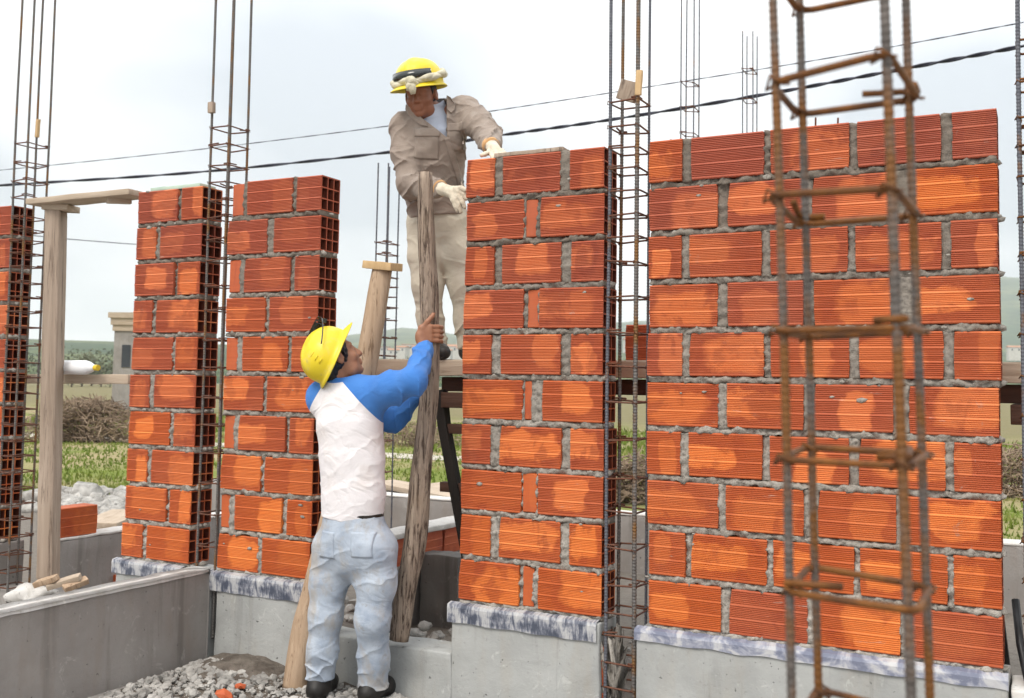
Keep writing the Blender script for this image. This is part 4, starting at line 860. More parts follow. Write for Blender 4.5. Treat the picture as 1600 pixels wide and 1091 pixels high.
def raglan_mat():
    t = fabric('raglan_cotton', (0.70, 0.66, 0.665), (0.80, 0.77, 0.775), 800, .9, 5, .3); b = t.b.inputs['Base Color'].links[0].from_socket
    a = t.n('ShaderNodeAttribute', attribute_name='raglan'); k = t.math('GREATER_THAN', a.outputs['Fac'], 0.0)
    dirt = t.ramp(t.noise(t.coord('Object'), 5, 6, .65), ((.52, 0.0), (.72, .45))); b = t.mix(dirt, b, (.55, .46, .40))
    t.color(t.mix(k, b, t.mix(t.noise(t.coord('Object'), 9, 3), (0.04, 0.15, 0.45), (0.075, 0.23, 0.58)))); return t.m
M['raglan'] = raglan_mat()
t = fabric('khaki_cotton', (0.25, 0.20, 0.165), (0.33, 0.272, 0.228), 800, .9, 6, .3); b = t.b.inputs['Base Color'].links[0].from_socket; t.color(t.mix(t.ramp(t.noise(t.coord('Object'), 9, 6, .7), ((.56, 0.0), (.72, .5))), b, (.40, .36, .32))); M['khaki'] = t.m
M['cream'] = fabric('cream_cotton', (0.48, 0.43, 0.34), (0.60, 0.55, 0.45), 700, .9, 6, .3).m
M['tee'] = fabric('pale_blue_cotton', (0.40, 0.44, 0.53), (0.50, 0.54, 0.62), 700, .9, 6, .3).m
M['glove'] = fabric('dusty_glove', (0.50, 0.43, 0.33), (0.66, 0.59, 0.47), 500, .95, 22, .5).m
M['glove_cuff'] = fabric('orange_cuff', (0.50, 0.28, 0.12), (0.60, 0.36, 0.18), 400, .95, 22, .5).m
M['towel'] = fabric('dirty_towel', (0.44, 0.40, 0.29), (0.62, 0.58, 0.44), 300, .95, 16, .8).m
def frame3(f, up):
    f = Vector(f).normalized(); r = f.cross(Vector(up)).normalized(); u = r.cross(f).normalized(); return r, f, u      # right, forward, up
def head_vol(vol, c, fr, s=1.0):
    r, f, u = fr; P = lambda x, y, z: Vector(c)+(r*x+f*y+u*z)*s
    ax = (r, f, u)
    vol.ell(P(0, -.010, .028), (.074*s, .094*s, .088*s), ax, .02)                       # skull
    vol.ell(P(0, .030, -.028), (.058*s, .062*s, .074*s), ax, .025)                      # face
    vol.cone(P(-.038, .030, -.078), P(.038, .030, -.078), .026*s, .026*s, .03); vol.ell(P(0, .066, -.092), (.024*s, .020*s, .019*s), ax, .02)    # jaw, chin
    vol.cone(P(-.042, .070, .028), P(.042, .070, .028), .014*s, .014*s, .018)           # brow
    vol.cone(P(0, .086, .016), P(0, .104, -.026), .0085*s, .0145*s, .012); vol.ell(P(-.014, .092, -.030), (.009*s,)*3, ax, .008); vol.ell(P(.014, .092, -.030), (.009*s,)*3, ax, .008)   # nose
    for x in (-.031, .031):
        vol.ell(P(x, .086, .010), (.016*s, .012*s, .010*s), ax, .010, 's'); vol.ell(P(x, .072, .009), (.013*s,)*3, ax, .003); vol.ell(P(x*1.35, .060, -.028), (.02*s, .02*s, .018*s), ax, .02)   # sockets, eyes, cheeks
    vol.cone(P(-.020, .088, -.054), P(.020, .088, -.054), .007*s, .007*s, .006); vol.cone(P(-.018, .086, -.067), P(.018, .086, -.067), .0075*s, .0075*s, .006); vol.cone(P(-.024, .098, -.0605), P(.024, .098, -.0605), .0025*s, .0025*s, .003, op='s')    # lips
    for x in (-1, 1):      # ears
        vol.ell(P(x*.080, -.006, -.006), (.010*s, .019*s, .032*s), ax, .008); vol.ell(P(x*.089, -.002, -.004), (.006*s, .011*s, .018*s), ax, .004, 's')
def finger(vol, pts, r0=.0092, r1=.0078):
    n = len(pts)-1
    for i in range(n): vol.cone(pts[i], pts[i+1], r0+(r1-r0)*i/n, r0+(r1-r0)*(i+1)/n, .004)
def helmet(root, c, fr, s=1.0, mat='helmet', base=(0, 0, 0)):
    """hard hat: ridged dome, short rear rim, longer peak in front"""
    r, f, u = fr; off = Vector(base); na, nr = 56, 18; mb = MB()
    def pt(a, t):
        ca, sa = math.cos(a), math.sin(a)       # a=0 right, pi/2 front
        ph = t*math.pi/2; R0 = Vector((.119*ca, .143*sa)); k = math.sin(min(ph, math.pi/2))**.82 if t < 1 else 1
        z = .118*math.cos(ph)**.92 if t < 1 else 0
        x, y = R0.x*k, R0.y*k
        if abs(x) < .024 and t < .95: z += .006*(1-(x/.024)**2)*(1 if t < .8 else (.95-t)/.15)
        return x, y, z
    rows = [[pt(2*math.pi*k/na, max(.001, i/nr)) for k in range(na)] for i in range(nr+1)]
    pk = []
    for ext, dz in ((.006, -.012), (.5, -.018), (1.0, -.026), (1.0, -.030), (.45, -.022), (-.03, -.014)):
        row = []
        for k in range(na):
            a = 2*math.pi*k/na; sa = math.sin(a); e = .012+.050*max(0, sa)**2.2+.008*max(0, -sa); q = e*ext; ca = math.cos(a); row.append(((.119+q)*ca, (.143+q)*sa, dz-.010*max(0, sa)*ext-.004))
        pk.append(row)
    allr = rows+pk
    for row in allr: mb.v += [Vector(c)+(r*x+f*y+u*z)*s for x, y, z in row]
    for i in range(len(allr)-1):
        for k in range(na): mb.f.append([i*na+k, i*na+(k+1) % na, (i+1)*na+(k+1) % na, (i+1)*na+k][::-1])
    inner = len(mb.v); mb.f.append([k for k in range(na)])
    for i in (15, 8, 3):      # lining
        for k in range(na): x, y, z = rows[i][k]; mb.v.append(Vector(c)+(r*x*.97+f*y*.97+u*(z*.95-.006))*s)
    last = (len(allr)-1)*na
    for a0, b0 in ((last, inner), (inner, inner+na), (inner+na, inner+2*na)):
        for k in range(na): mb.f.append([a0+k, a0+(k+1) % na, b0+(k+1) % na, b0+k][::-1])
    mb.f.append([inner+2*na+k for k in range(na)][::-1])
    o = mb.build('hard_hat', M[mat], root, True, off); return o
def arc_pts(c, fr, R, zr, a0, a1, n, s=1.0):
    r, f, u = fr; return [Vector(c)+(r*(R[0]*math.cos(a))+f*(R[1]*math.sin(a))+u*zr(a))*s for a in [a0+(a1-a0)*i/n for i in range(n+1)]]
def strip(name, tops, bots, th, mat, parent, base):
    mb = MB(); n = len(tops); off = Vector(base)
    for i in range(n):
        t = tops[min(i+1, n-1)]-tops[max(i-1, 0)]; no = t.cross(tops[i]-bots[i]).normalized()*th; mb.v += [tops[i], bots[i], bots[i]+no, tops[i]+no]
    for i in range(n-1):
        for k in range(4): mb.f.append([i*4+k, i*4+(k+1) % 4, (i+1)*4+(k+1) % 4, (i+1)*4+k])
    mb.f += [[0, 1, 2, 3], [(n-1)*4+k for k in (3, 2, 1, 0)]]; return mb.build(name, M[mat], parent, True, off)
def drape(bvh, base, c, ux, uy, w, h, nx, ny, off, rd, flare=None):
    """points of a w x h patch thrown along rd onto a surface and lifted by off"""
    out = []
    for j in range(ny+1):
        for i in range(nx+1):
            p = Vector(c)+ux*((i/nx-.5)*w)+uy*((.5-j/ny)*h); hit = bvh.ray_cast(p-Vector(base)-rd*.4, rd)
            q = hit[0]+hit[1]*off if hit[0] is not None else p-Vector(base)
            out.append(q)
    return out
def patch(name, bvh, base, c, ux, uy, w, h, nx, ny, off, rd, mat, parent, cut=None):
    a = drape(bvh, base, c, ux, uy, w, h, nx, ny, off, rd); b = drape(bvh, base, c, ux, uy, w, h, nx, ny, -.004, rd); mb = MB(); mb.v = a+b; m = nx+1; N = len(a)
    for j in range(ny):
        for i in range(nx): k = j*m+i; mb.f.append([k, k+m, k+m+1, k+1])
    ring = [i for i in range(m)]+[j*m+nx for j in range(1, ny+1)]+[ny*m+i for i in range(nx-1, -1, -1)]+[j*m for j in range(ny-1, 0, -1)]
    for k in range(len(ring)): p, q = ring[k], ring[(k+1) % len(ring)]; mb.f.append([p, q, q+N, p+N])
    return mb.build(name, M[mat], parent, True)

# ---- worker in the white and blue shirt, seen from behind, gripping the pole
Y0 = 4.62
base1 = Vector(at(548, 1092, 4.665)); base1.z = 0
w1 = empty('person', base1, 0, 'person in white shirt with blue sleeves and yellow helmet gripping the upright pole', 'person')
face = Vector((.50, .85, 0)).normalized(); lat = Vector((.85, -.50, 0)).normalized()
A = lambda px, py, d=0.0: at(px, py, Y0+d)
hipR, kneeR, ankR = A(584, 858, -.03), A(582, 968, -.05), A(583, 1072, .02)
hipL, kneeL, ankL = A(519, 856, .05), A(509, 962, .03), A(500, 1060, .05)
pel, wai, che, nec = A(552, 838), A(551, 770), A(546, 660), A(533, 606)
shR, shL = A(582, 617, -.05), A(507, 622, .07)
elR, wrR = A(646, 596, -.20), A(663, 546, .02)
elL, wrL = A(612, 652, .20), A(655, 612, .13)
hf = Vector((.76, .36, .46)).normalized(); hu = Vector((-.56, -.06, .82)); FR1 = frame3(hf, hu)
hc1 = A(526, 561, -.01)
lo = (min(wrL.x, ankL.x, hc1.x)-.25, Y0-.42, -.01); hi_ = (wrR.x+.18, Y0+.45, hc1.z+.22)
vb = Vol(lo, hi_, .0052)
vb.chain([pel, wai, che], [.125, .115, .135], .05, face, 1.3); vb.cone(shR, shL, .062, .062, .05); vb.cone(nec, hc1-FR1[1]*.015-FR1[2]*.03, .056, .054, .03)
for a, b, c, ra in ((hipR, kneeR, ankR, 0), (hipL, kneeL, ankL, 0)): vb.chain([a, b, c], [.082, .055, .042], .03)
vb.cone(ankR, Vector((ankR.x, ankR.y, .05))+Vector((.4, .9, 0)).normalized()*.08, .036, .024, .01); vb.cone(ankL, Vector((ankL.x, ankL.y, .05))+Vector((.15, .95, 0)).normalized()*.08, .036, .024, .01)
vb.chain([shR, elR, wrR], [.050, .040, .027], .02); vb.chain([shL, elL, wrL], [.050, .040, .027], .02)
head_vol(vb, hc1, FR1)
# right hand closed on the pole: palm on the near side, fingers round the right side, thumb up along it
pc = at(671, 522, 4.708); pa = (at(670, 478, 4.705)-at(672, 566, 4.71)).normalized(); side = Vector((1, 0, 0)); near = Vector((0, -1, 0)); pr_ = .049
def on_pole(up, ang, rr): return pc+pa*up+(near*math.cos(ang)+side*math.sin(ang))*rr
kn0 = [on_pole(.030-.021*i, .15, pr_+.014) for i in range(4)]
vb.cone(wrR, on_pole(-.012, -.55, pr_+.020), .026, .024, .012); vb.cone(on_pole(-.03, -.65, pr_+.018), on_pole(.022, -.45, pr_+.018), .019, .019, .012)
for i in range(4): vb.cone(on_pole(-.005-.010*i, -.55, pr_+.018), kn0[i], .015, .0125, .012)
for i in range(4):
    up = .030-.0215*i; l = (1.0, 1.06, 1.0, .88)[i]
    finger(vb, [kn0[i], on_pole(up+.002, .15+.62*l, pr_+.013), on_pole(up+.001, .15+1.15*l, pr_+.011), on_pole(up-.002, .15+1.62*l, pr_+.008)], .0112, .0088)
finger(vb, [on_pole(.015, -.45, pr_+.020), on_pole(.052, -.05, pr_+.016), on_pole(.078, .32, pr_+.012), on_pole(.096, .50, pr_+.009)], .0135, .0088)
# left hand on the far side of the pole, lower down
pc2 = at(668, 600, 4.712)
def on_p2(up, ang, rr): return pc2+pa*up+(near*math.cos(ang)+side*math.sin(ang))*rr
vb.cone(wrL, on_p2(0, -2.1, pr_+.02), .025, .023, .012); vb.cone(on_p2(-.03, -2.2, pr_+.018), on_p2(.03, -2.2, pr_+.018), .018, .018, .012)
for i in range(4): up = .033-.022*i; finger(vb, [on_p2(up, -2.2, pr_+.018), on_p2(up, -2.75, pr_+.012), on_p2(up, -3.4, pr_+.010), on_p2(up, -3.9, pr_+.008)], .011, .0085)
finger(vb, [on_p2(.02, -2.0, pr_+.02), on_p2(.05, -1.5, pr_+.014), on_p2(.065, -1.1, pr_+.010)], .013, .009)
Vx, Q = vb.surface(); body1 = link('body', np_mesh('body', Vx, Q, M['skin'], base1, 1), w1)
# hair: cap at nape and temples below the helmet
vh = Vol(hc1-Vector((.16, .16, .16)), hc1+Vector((.16, .16, .16)), .005); r, f, u = FR1
vh.ell(hc1-f*.016+u*.020, (.084, .098, .092), (r, f, u), .01); vh.cone(hc1-f*.06-u*.03, hc1-f*.055-u*.075, .050, .038, .03, f, 1.3)
for x in (-1, 1): vh.cone(hc1+r*x*.072+f*.022+u*.02, hc1+r*x*.074+f*.012-u*.022, .012, .008, .012)
vh.cut(hc1+f*.052+u*.02, f*1.0-u*.25)
for x in (-1, 1): vh.ell(hc1+r*x*.088-f*.002-u*.010, (.03, .026, .036), (r, f, u), .004, 's')
vh.disp(lambda X, Y, Z: .0018*np.sin(X*310+Y*190)+.0015*np.sin(Z*260+X*90)); Vx, Q = vh.surface(); link('hair', np_mesh('hair', Vx, Q, M['hair'], base1, 0), w1)
# shirt
def shirt1():
    v = Vol((lo[0], lo[1], wai.z-.22), (hi_[0], hi_[1], nec.z+.22), .0044)
    hem = A(549, 812)
    v.chain([hem-Vector((0, 0, .03)), A(552, 770), A(550, 715), che, A(545, 635)], [.150, .146, .150, .152, .140], .05, face, 1.32)
    v.cone(shR, shL, .070, .070, .06); v.cone(A(540, 612), nec+Vector((0, 0, .006)), .085, .070, .05)
    v.chain([shR, shR.lerp(elR, .5), elR], [.075, .067, .059], .05); v.chain([elR, elR.lerp(wrR, .55), wrR.lerp(elR, .10)], [.058, .048, .040], .03)
    v.chain([shL, elL, wrL.lerp(elL, .1)], [.080, .066, .046], .04)
    v.cone(wrR.lerp(elR, .13), wrR.lerp(elR, .03), .047, .046, .004); v.cone(wrL.lerp(elL, .13), wrL.lerp(elL, .04), .047, .046, .004)
    def folds(X, Y, Z):
        arm = np.clip((X-A(598, 600).x)/.05, 0, 1); low = np.clip((A(550, 690).z-Z)/.2, 0, 1)
        d1 = -crease(X, Y, Z, (-.55, .1, .83), 62, .4, .9)*(.0032+.0022*low)-crease(X, Y, Z, (-.25, .1, .96), 70, 2.2, 1.2)*(.001+.0030*low)
        d2 = -crease(X, Y, Z, (.85, .2, .35), 78, 1.3, .8)*.010-crease(X, Y, Z, (.6, .2, -.7), 110, .5, .8)*.006
        return d1*(1-arm)+d2*arm
    v.disp(folds)
    v.cut(hem, (-.10, 0, -1)); v.cut(wrR.lerp(elR, .04), wrR-elR) if False else None
    rr, ff, uu = FR1; nk = nec+Vector((0, 0, .010)); v.ell(nk+Vector((.01, 0, .05)), (.066, .066, .060), None, .006, 's'); return v.surface()
Vx, Q = shirt1(); me = np_mesh('shirt', Vx, Q, M['raglan'], base1, 1); sh1 = link('shirt', me, w1)
co = np.empty(len(me.vertices)*3, np.float32); me.vertices.foreach_get('co', co); co = co.reshape(-1, 3)+np.array(base1)
def raglan_val(P):      # positive on sleeves and yoke: seams run from the collar to each armpit
    out = np.full(len(P), -1.0)
    for (nk, ap) in ((A(540, 597), A(600, 660)), (A(505, 603), A(482, 640))):
        nk, ap = np.array(nk), np.array(ap); s = 1 if ap[0] > nk[0] else -1
        t = np.array([ap[0]-nk[0], ap[2]-nk[2]]); nrm = np.array([-t[1], t[0]])*s; nrm = nrm/np.linalg.norm(nrm)
        d = (P[:, 0]-nk[0])*nrm[0]+(P[:, 2]-nk[2])*nrm[1]; out = np.maximum(out, np.where(P[:, 2] > ap[2]-.015, d, -1.0))
    for a_, b_, rr_, t0 in ((shR, elR, .115, .45), (elR, wrR, .12, 0), (shL, elL, .10, .55), (elL, wrL, .11, 0)):
        a_, b_ = np.array(a_), np.array(b_); t = ((P-a_)@(b_-a_))/((b_-a_)@(b_-a_)); tt = np.clip(t, t0, 1); out = np.maximum(out, np.where(t > t0, rr_-np.linalg.norm(P-a_-tt[:, None]*(b_-a_), axis=1), -1))
    ck = np.array(nec+Vector((.01, 0, .055))); out = np.maximum(out, .088-np.linalg.norm(P-ck, axis=1))      # collar band
    return out
at_ = me.attributes.new('raglan', 'FLOAT', 'POINT'); at_.data.foreach_set('value', raglan_val(co).astype(np.float32))
# jeans
def jeans1():
    v = Vol((lo[0], lo[1], -.01), (hipR.x+.30, hi_[1], wai.z+.05), .0044); wst = A(551, 800)
    v.chain([wst+Vector((0, 0, .04)), A(553, 838), A(556, 858)], [.138, .148, .150], .05, face, 1.28)
    v.ell(A(578, 862, -.06), (.085, .085, .09), None, .05); v.ell(A(528, 862, .02), (.085, .085, .09), None, .05)
    v.chain([hipR+Vector((.012, 0, .0)), A(588, 910, -.04), kneeR, A(584, 1030, .0), ankR+Vector((0, 0, -.01))], [.096, .085, .073, .065, .069], .04)
    v.chain([hipL, A(514, 910, .04), kneeL, A(504, 1015, .04), ankL+Vector((0, 0, -.01))], [.092, .082, .071, .065, .067], .04)
    v.cut(A(551, 797), (.12, 0, 1)); v.cut(ankR+Vector((0, 0, -.035)), (0, 0, -1)) if False else None
    def folds(X, Y, Z):
        knee = np.exp(-((Z-kneeR.z)/.12)**2); cuff = np.exp(-((Z-.13)/.09)**2); cro = np.exp(-((Z-hipR.z+.06)/.10)**2)
        return -crease(X, Y, Z, (-.45, .1, .88), 74, 3.0, .9)*(.002+.0034*knee+.008*cuff+.004*cro)-crease(X, Y, Z, (.55, .2, .8), 98, .7, .8)*(.0012+.0025*knee+.009*cuff)
    v.disp(folds); X, Yy, Z = v.ax[0][:, None, None], v.ax[1][None, :, None], v.ax[2][None, None, :]
    split = (ankR.x+ankL.x)/2; cutz = np.where(X > split, .058, .085).astype(np.float32); v.F = np.maximum(v.F, (cutz-Z)); return v.surface()
Vx, Q = jeans1(); me = np_mesh('jeans', Vx, Q, M['jeans'], base1, 1); j1 = link('jeans', me, w1)
bvh = BVHTree.FromPolygons([v.co.copy() for v in me.vertices], [p.vertices[:] for p in me.polygons])
patch('back_pocket', bvh, base1, A(565, 852, -.14), lat, Vector((-.08, 0, 1)).normalized(), .085, .105, 12, 12, .0035, face, 'jeans', w1)
patch('back_pocket', bvh, base1, A(518, 850, -.05), lat, Vector((.05, 0, 1)).normalized(), .085, .115, 12, 12, .0035, face, 'jeans', w1)
vk = Vol((lo[0], lo[1], wai.z-.2), (hipR.x+.3, hi_[1], wai.z+.05), .005); vk.chain([A(551, 780), A(552, 815)], [.1465, .1475], .05, face, 1.28); vk.cut(A(551, 790), (.12, 0, 1)); vk.cut(A(551, 803), (-.12, 0, -1)); Vx, Q = vk.surface(); link('belt', np_mesh('belt', Vx, Q, M['leather'], base1, 0), w1)
def shoe(root, ank, fdir, base, name='shoe', gz=0.0):
    fdir = Vector(fdir).normalized(); sd_ = fdir.cross(Vector((0, 0, 1))); a = Vector((ank.x, ank.y, gz)); v = Vol(a-Vector((.24, .24, .02)), a+Vector((.24, .24, .20)), .006); Z = Vector((0, 0, 1))
    v.cone(a-fdir*.045+Z*.045, a+fdir*.10+Z*.040, .046, .044, .02); v.cone(a+fdir*.10+Z*.036, a+fdir*.155+Z*.034, .043, .036, .02); v.cone(a-fdir*.01+Z*.06, a-fdir*.005+Z*.13, .052, .050, .02); v.cut(a+Z*.001, -Z)
    Vx, Q = v.surface(); return link(name, np_mesh(name, Vx, Q, M['shoe'], base, 1), root)
shoe(w1, ankR, (.4, .9, 0), base1); shoe(w1, ankL, (.15, .95, 0), base1)
FH1 = frame3(Vector((.16, .62, .77)), Vector((-.90, -.22, .42))); hh1 = A(513, 555, -.005)
hat = helmet(w1, hh1, FH1, .97, 'helmet', base1)
# vent slots on the back of the helmet
r, f, u = FH1
for k in range(4):
    a = -math.pi/2+.72+.02*k; z = .030+.022*k; q = hh1+(r*(.119*math.cos(a))+f*(.143*math.sin(a)))*(1-(z/.118)**2.2)**.5*.985+u*z*.98; no = (q-hh1).normalized()
    t = u.cross(no).normalized(); mb = MB().tube([q-t*.012, q+t*.012], .0032, 6); mb.build('vent_rib', M['helmet'], hat, True, base1)
# dark glasses pushed up on the helmet
def glasses(hatobj, c, fr, base, zf, R0, a0, a1, lens_h, temple=True):
    r, f, u = fr
    for s in (-1, 1):
        aa0, aa1 = (math.pi/2+s*.07, math.pi/2+s*.62); tp = arc_pts(c, fr, R0, lambda a: zf+lens_h*.5, aa0, aa1, 10); bt_ = arc_pts(c, fr, (R0[0]*1.07, R0[1]*1.07), lambda a: zf-lens_h*.5+.010*abs(math.cos(a)), aa0, aa1, 10)
        strip('lens', tp, bt_, .003, 'lens', hatobj, base)
        if temple: MB().tube(arc_pts(c, fr, (R0[0]*1.03, R0[1]*1.03), lambda a: zf+lens_h*.3-.035*max(0, abs(a-math.pi/2)-.6), math.pi/2+s*.6, math.pi/2+s*1.9, 14), .0032, 6).build('temple_arm', M['lens'], hatobj, True, base)
    MB().tube(arc_pts(c, fr, (R0[0]*1.02, R0[1]*1.02), lambda a: zf+lens_h*.45, math.pi/2-.62, math.pi/2+.62, 16), .0034, 6).build('glasses_frame', M['lens'], hatobj, True, base)
glasses(hat, hh1, FH1, base1, .088, (.122, .146), 0, 0, .050)

# ---- worker in khaki on the scaffold, leaning over to the middle pier
Y1 = 5.40
zpl = zs_
base2 = Vector(at(690, 560, 5.42)); base2.z = zpl
w2 = empty('person', base2, 0, 'person in khaki shirt and gloves with towel round yellow helmet on the scaffold', 'person')
B = lambda px, py, d=0.0: at(px, py, Y1+d)
face2 = Vector((.12, -1, 0)).normalized(); lat2 = Vector((-1, -.12, 0)).normalized()      # his right is on the left of the photo
hipR, kneeR, ankR = B(664, 352, .02), B(668, 448, .0), B(680, 543, .02)
hipL, kneeL, ankL = B(705, 352, .04), B(726, 448, .02), B(733, 545, .06)
pel, wai, che, nec = B(684, 335, .03), B(680, 285, -.02), B(680, 215, -.08), B(676, 176, -.10)
shR, shL = B(632, 200, -.08), B(728, 172, -.08)
elR, wrR = B(641, 288, -.16), at(688, 295, 4.98)
elL, wrL = B(763, 212, -.22), at(768, 229, 4.82)
hf2 = Vector((-.20, -.90, -.24)); FR2 = frame3(hf2, Vector((-.16, -.25, .95))); hc2 = B(658, 150, -.16)
lo2 = (shR.x-.20, 4.66, zpl-.01); hi2 = (wrL.x+.22, Y1+.28, hc2.z+.2)
vb = Vol(lo2, hi2, .0055)
vb.chain([pel, wai, che], [.125, .12, .135], .05, face2, 1.3); vb.cone(shR, shL, .06, .06, .05); vb.cone(nec, hc2-FR2[1]*.03-FR2[2]*.03, .056, .054, .03)
vb.chain([hipR, kneeR, ankR], [.08, .055, .042], .03); vb.chain([hipL, kneeL, ankL], [.08, .055, .042], .03)
vb.chain([shR, elR, wrR], [.05, .04, .028], .02); vb.chain([shL, elL, wrL], [.05, .04, .028], .02)
head_vol(vb, hc2, FR2)
h2 = at(712, 304, 4.87); h3 = at(779, 238, 4.70)
vb.cone(wrR, wrR.lerp(h2, .8), .024, .018, .01); vb.cone(wrL, wrL.lerp(h3, .7), .024, .016, .01)
Vx, Q = vb.surface(); link('body', np_mesh('body', Vx, Q, M['skin_dark'], base2, 1), w2)
# gloves
def glove(wr, palm_c, pal_dir, fingers, thumb, name='glove'):
    allp = [wr, palm_c]+[p for f_ in fingers for p in f_]+thumb; l = Vector([min(p[i] for p in allp)-.05 for i in range(3)]); h_ = Vector([max(p[i] for p in allp)+.05 for i in range(3)]); v = Vol(l, h_, .0035)
    v.cone(wr.lerp(palm_c, -.15), palm_c, .034, .026, .010)
    for f_ in fingers: v.cone(palm_c, f_[0], .021, .0135, .008)
    for f_ in fingers: finger(v, f_, .0122, .0092)
    v.cone(wr.lerp(palm_c, .3), thumb[0], .020, .0145, .010); finger(v, thumb, .0135, .0102)
    v.disp(lambda X, Y, Z: .0007*np.sin(X*260+Z*90)+.0007*np.sin(Z*230-Y*120)); Vx, Q = v.surface(); g_ = link(name, np_mesh(name, Vx, Q, M['glove'], base2, 1), w2)
    d = (palm_c-wr).normalized(); MB().tube([wr-d*.028, wr-d*.012, wr+d*.006], [.042, .044, .041], 20).build('cuff', M['glove_cuff'], g_, True, base2); return g_
g2 = lambda px, py, Y: at(px, py, Y)
glove(wrR, g2(706, 301, 4.885), None, [[g2(717, 300, 4.85), g2(725, 304, 4.835), g2(729, 311, 4.83)], [g2(717, 307, 4.845), g2(723, 316, 4.83), g2(726, 324, 4.83)], [g2(713, 312, 4.85), g2(717, 322, 4.84), g2(720, 331, 4.84)], [g2(708, 313, 4.86), g2(711, 322, 4.85), g2(714, 329, 4.85)]], [g2(713, 295, 4.86), g2(721, 294, 4.84), g2(727, 297, 4.82)])
glove(wrL, g2(774, 234, 4.76), None, [[g2(784, 237, 4.71), g2(789, 241, 4.67), g2(791, 246, 4.645)], [g2(779, 239, 4.70), g2(783, 243, 4.66), g2(785, 248, 4.64)], [g2(774, 240, 4.70), g2(776, 245, 4.665), g2(777, 249, 4.65)], [g2(769, 241, 4.71), g2(770, 246, 4.68), g2(771, 250, 4.66)]], [g2(765, 238, 4.76), g2(758, 241, 4.73), g2(753, 243, 4.70)])
# hair
vh = Vol(hc2-Vector((.15, .15, .15)), hc2+Vector((.15, .15, .15)), .005); r, f, u = FR2
vh.ell(hc2-f*.016+u*.020, (.081, .098, .090), (r, f, u), .01); vh.cut(hc2+f*.03+u*.02, f*1.0-u*.35); vh.cut(hc2-u*.04, -u)
for x in (-1, 1): vh.ell(hc2+r*x*.088-f*.002-u*.010, (.03, .026, .036), (r, f, u), .004, 's')
Vx, Q = vh.surface(); link('hair', np_mesh('hair', Vx, Q, M['hair'], base2, 0), w2)
# tee shirt at the open neck
vt = Vol(nec-Vector((.2, .2, .2)), nec+Vector((.2, .2, .12)), .005); vt.cone(nec+Vector((0, 0, .012)), che+Vector((0, 0, .03)), .078, .128, .03, face2, 1.12); vt.ell(nec+Vector((-.01, -.03, .070)), (.066, .066, .05), None, .006, 's')
vt.disp(lambda X, Y, Z: wob(X, Y, Z, (.3, 0, .95), 80, 1.0)*.002); Vx, Q = vt.surface(); link('tee_shirt', np_mesh('tee_shirt', Vx, Q, M['tee'], base2, 1), w2)
# khaki shirt, open at the collar
def shirt2():
    v = Vol(lo2, hi2, .0055); hem = B(682, 341, .02)
    v.chain([hem-Vector((0, 0, .05)), B(680, 300), B(680, 250, -.05), che, B(680, 196, -.09)], [.156, .146, .148, .154, .140], .05, face2, 1.28)
    v.cone(shR, shL, .066, .062, .06); v.cone(B(679, 186, -.1), nec, .088, .076, .05)
    v.chain([shR, shR.lerp(elR, .5), elR], [.080, .076, .070], .04); v.chain([elR, elR.lerp(wrR, .5), wrR.lerp(elR, .06)], [.068, .058, .048], .03)
    v.chain([shL, shL.lerp(elL, .5), elL], [.074, .074, .068], .04); v.chain([elL, elL.lerp(wrL, .5), wrL.lerp(elL, .06)], [.068, .058, .047], .03)
    a_, b_ = np.array(elR), np.array(elL)
    def folds(X, Y, Z):
        e1 = np.exp(-((X-a_[0])**2+(Z-a_[2])**2)/.014); e2 = np.exp(-((X-b_[0])**2+(Z-b_[2])**2)/.012)
        return -crease(X, Y, Z, (.55, .2, .8), 56, 1.9, .9)*.009-crease(X, Y, Z, (-.6, .1, .75), 84, .3, .8)*.007-crease(X, Y, Z, (-.2, .3, .95), 84, 2.0, .8)*(.004+.018*e1)-crease(X, Y, Z, (.8, .3, -.5), 84, 1.0, .8)*(.003+.018*e2)
    v.disp(folds); v.cut(hem, (.10, 0, -1))
    # V opening: a wedge taken out of the front below the throat
    tri = [B(698, 214, -.2), B(644, 172, -.2), B(697, 152, -.2)]; XX, YY, ZZ = v.ax[0][:, None, None], v.ax[1][None, :, None], v.ax[2][None, None, :]; dd = YY-(Y1-.105)
    for i in range(3):
        p, q = tri[i], tri[(i+1) % 3]; e = Vector((q.z-p.z, 0, -(q.x-p.x))).normalized(); e = e if (tri[(i+2) % 3]-p).dot(e) < 0 else -e; dd = np.maximum(dd, (XX-p.x)*e.x+(ZZ-p.z)*e.z)
    v.F = np.maximum(v.F, -dd.astype(np.float32)); v.ell(nec+Vector((-.005, -.045, .055)), (.070, .085, .062), None, .006, 's'); return v.surface()
Vx, Q = shirt2(); me = np_mesh('shirt', Vx, Q, M['khaki'], base2, 1); sh2 = link('shirt', me, w2)
bvh = BVHTree.FromPolygons([v.co.copy() for v in me.vertices], [p.vertices[:] for p in me.polygons])
bk = Vector((.03, 1, .05)).normalized(); X1 = Vector((1, 0, 0)); Z1 = Vector((0, 0, 1))
def tilt(a): return (X1*math.cos(a)+Z1*math.sin(a)), (Z1*math.cos(a)-X1*math.sin(a))
for (px, py, w_, h_, a) in ((663, 222, .125, .135, -.02), (710, 209, .080, .12, .16)):
    ux, uy = tilt(a); pk_ = patch('pocket', bvh, base2, B(px, py, -.3), ux, uy, w_, h_, 12, 12, .0028, bk, 'khaki', sh2); patch('pocket_flap', bvh, base2, B(px, py, -.3)+uy*(h_*.5), ux, uy, w_*1.05, .042, 12, 5, .0055, bk, 'khaki', sh2)
ux, uy = tilt(.30); patch('placket', bvh, base2, B(710, 262, -.3), ux, uy, .030, .36, 4, 30, .0045, bk, 'khaki', sh2)
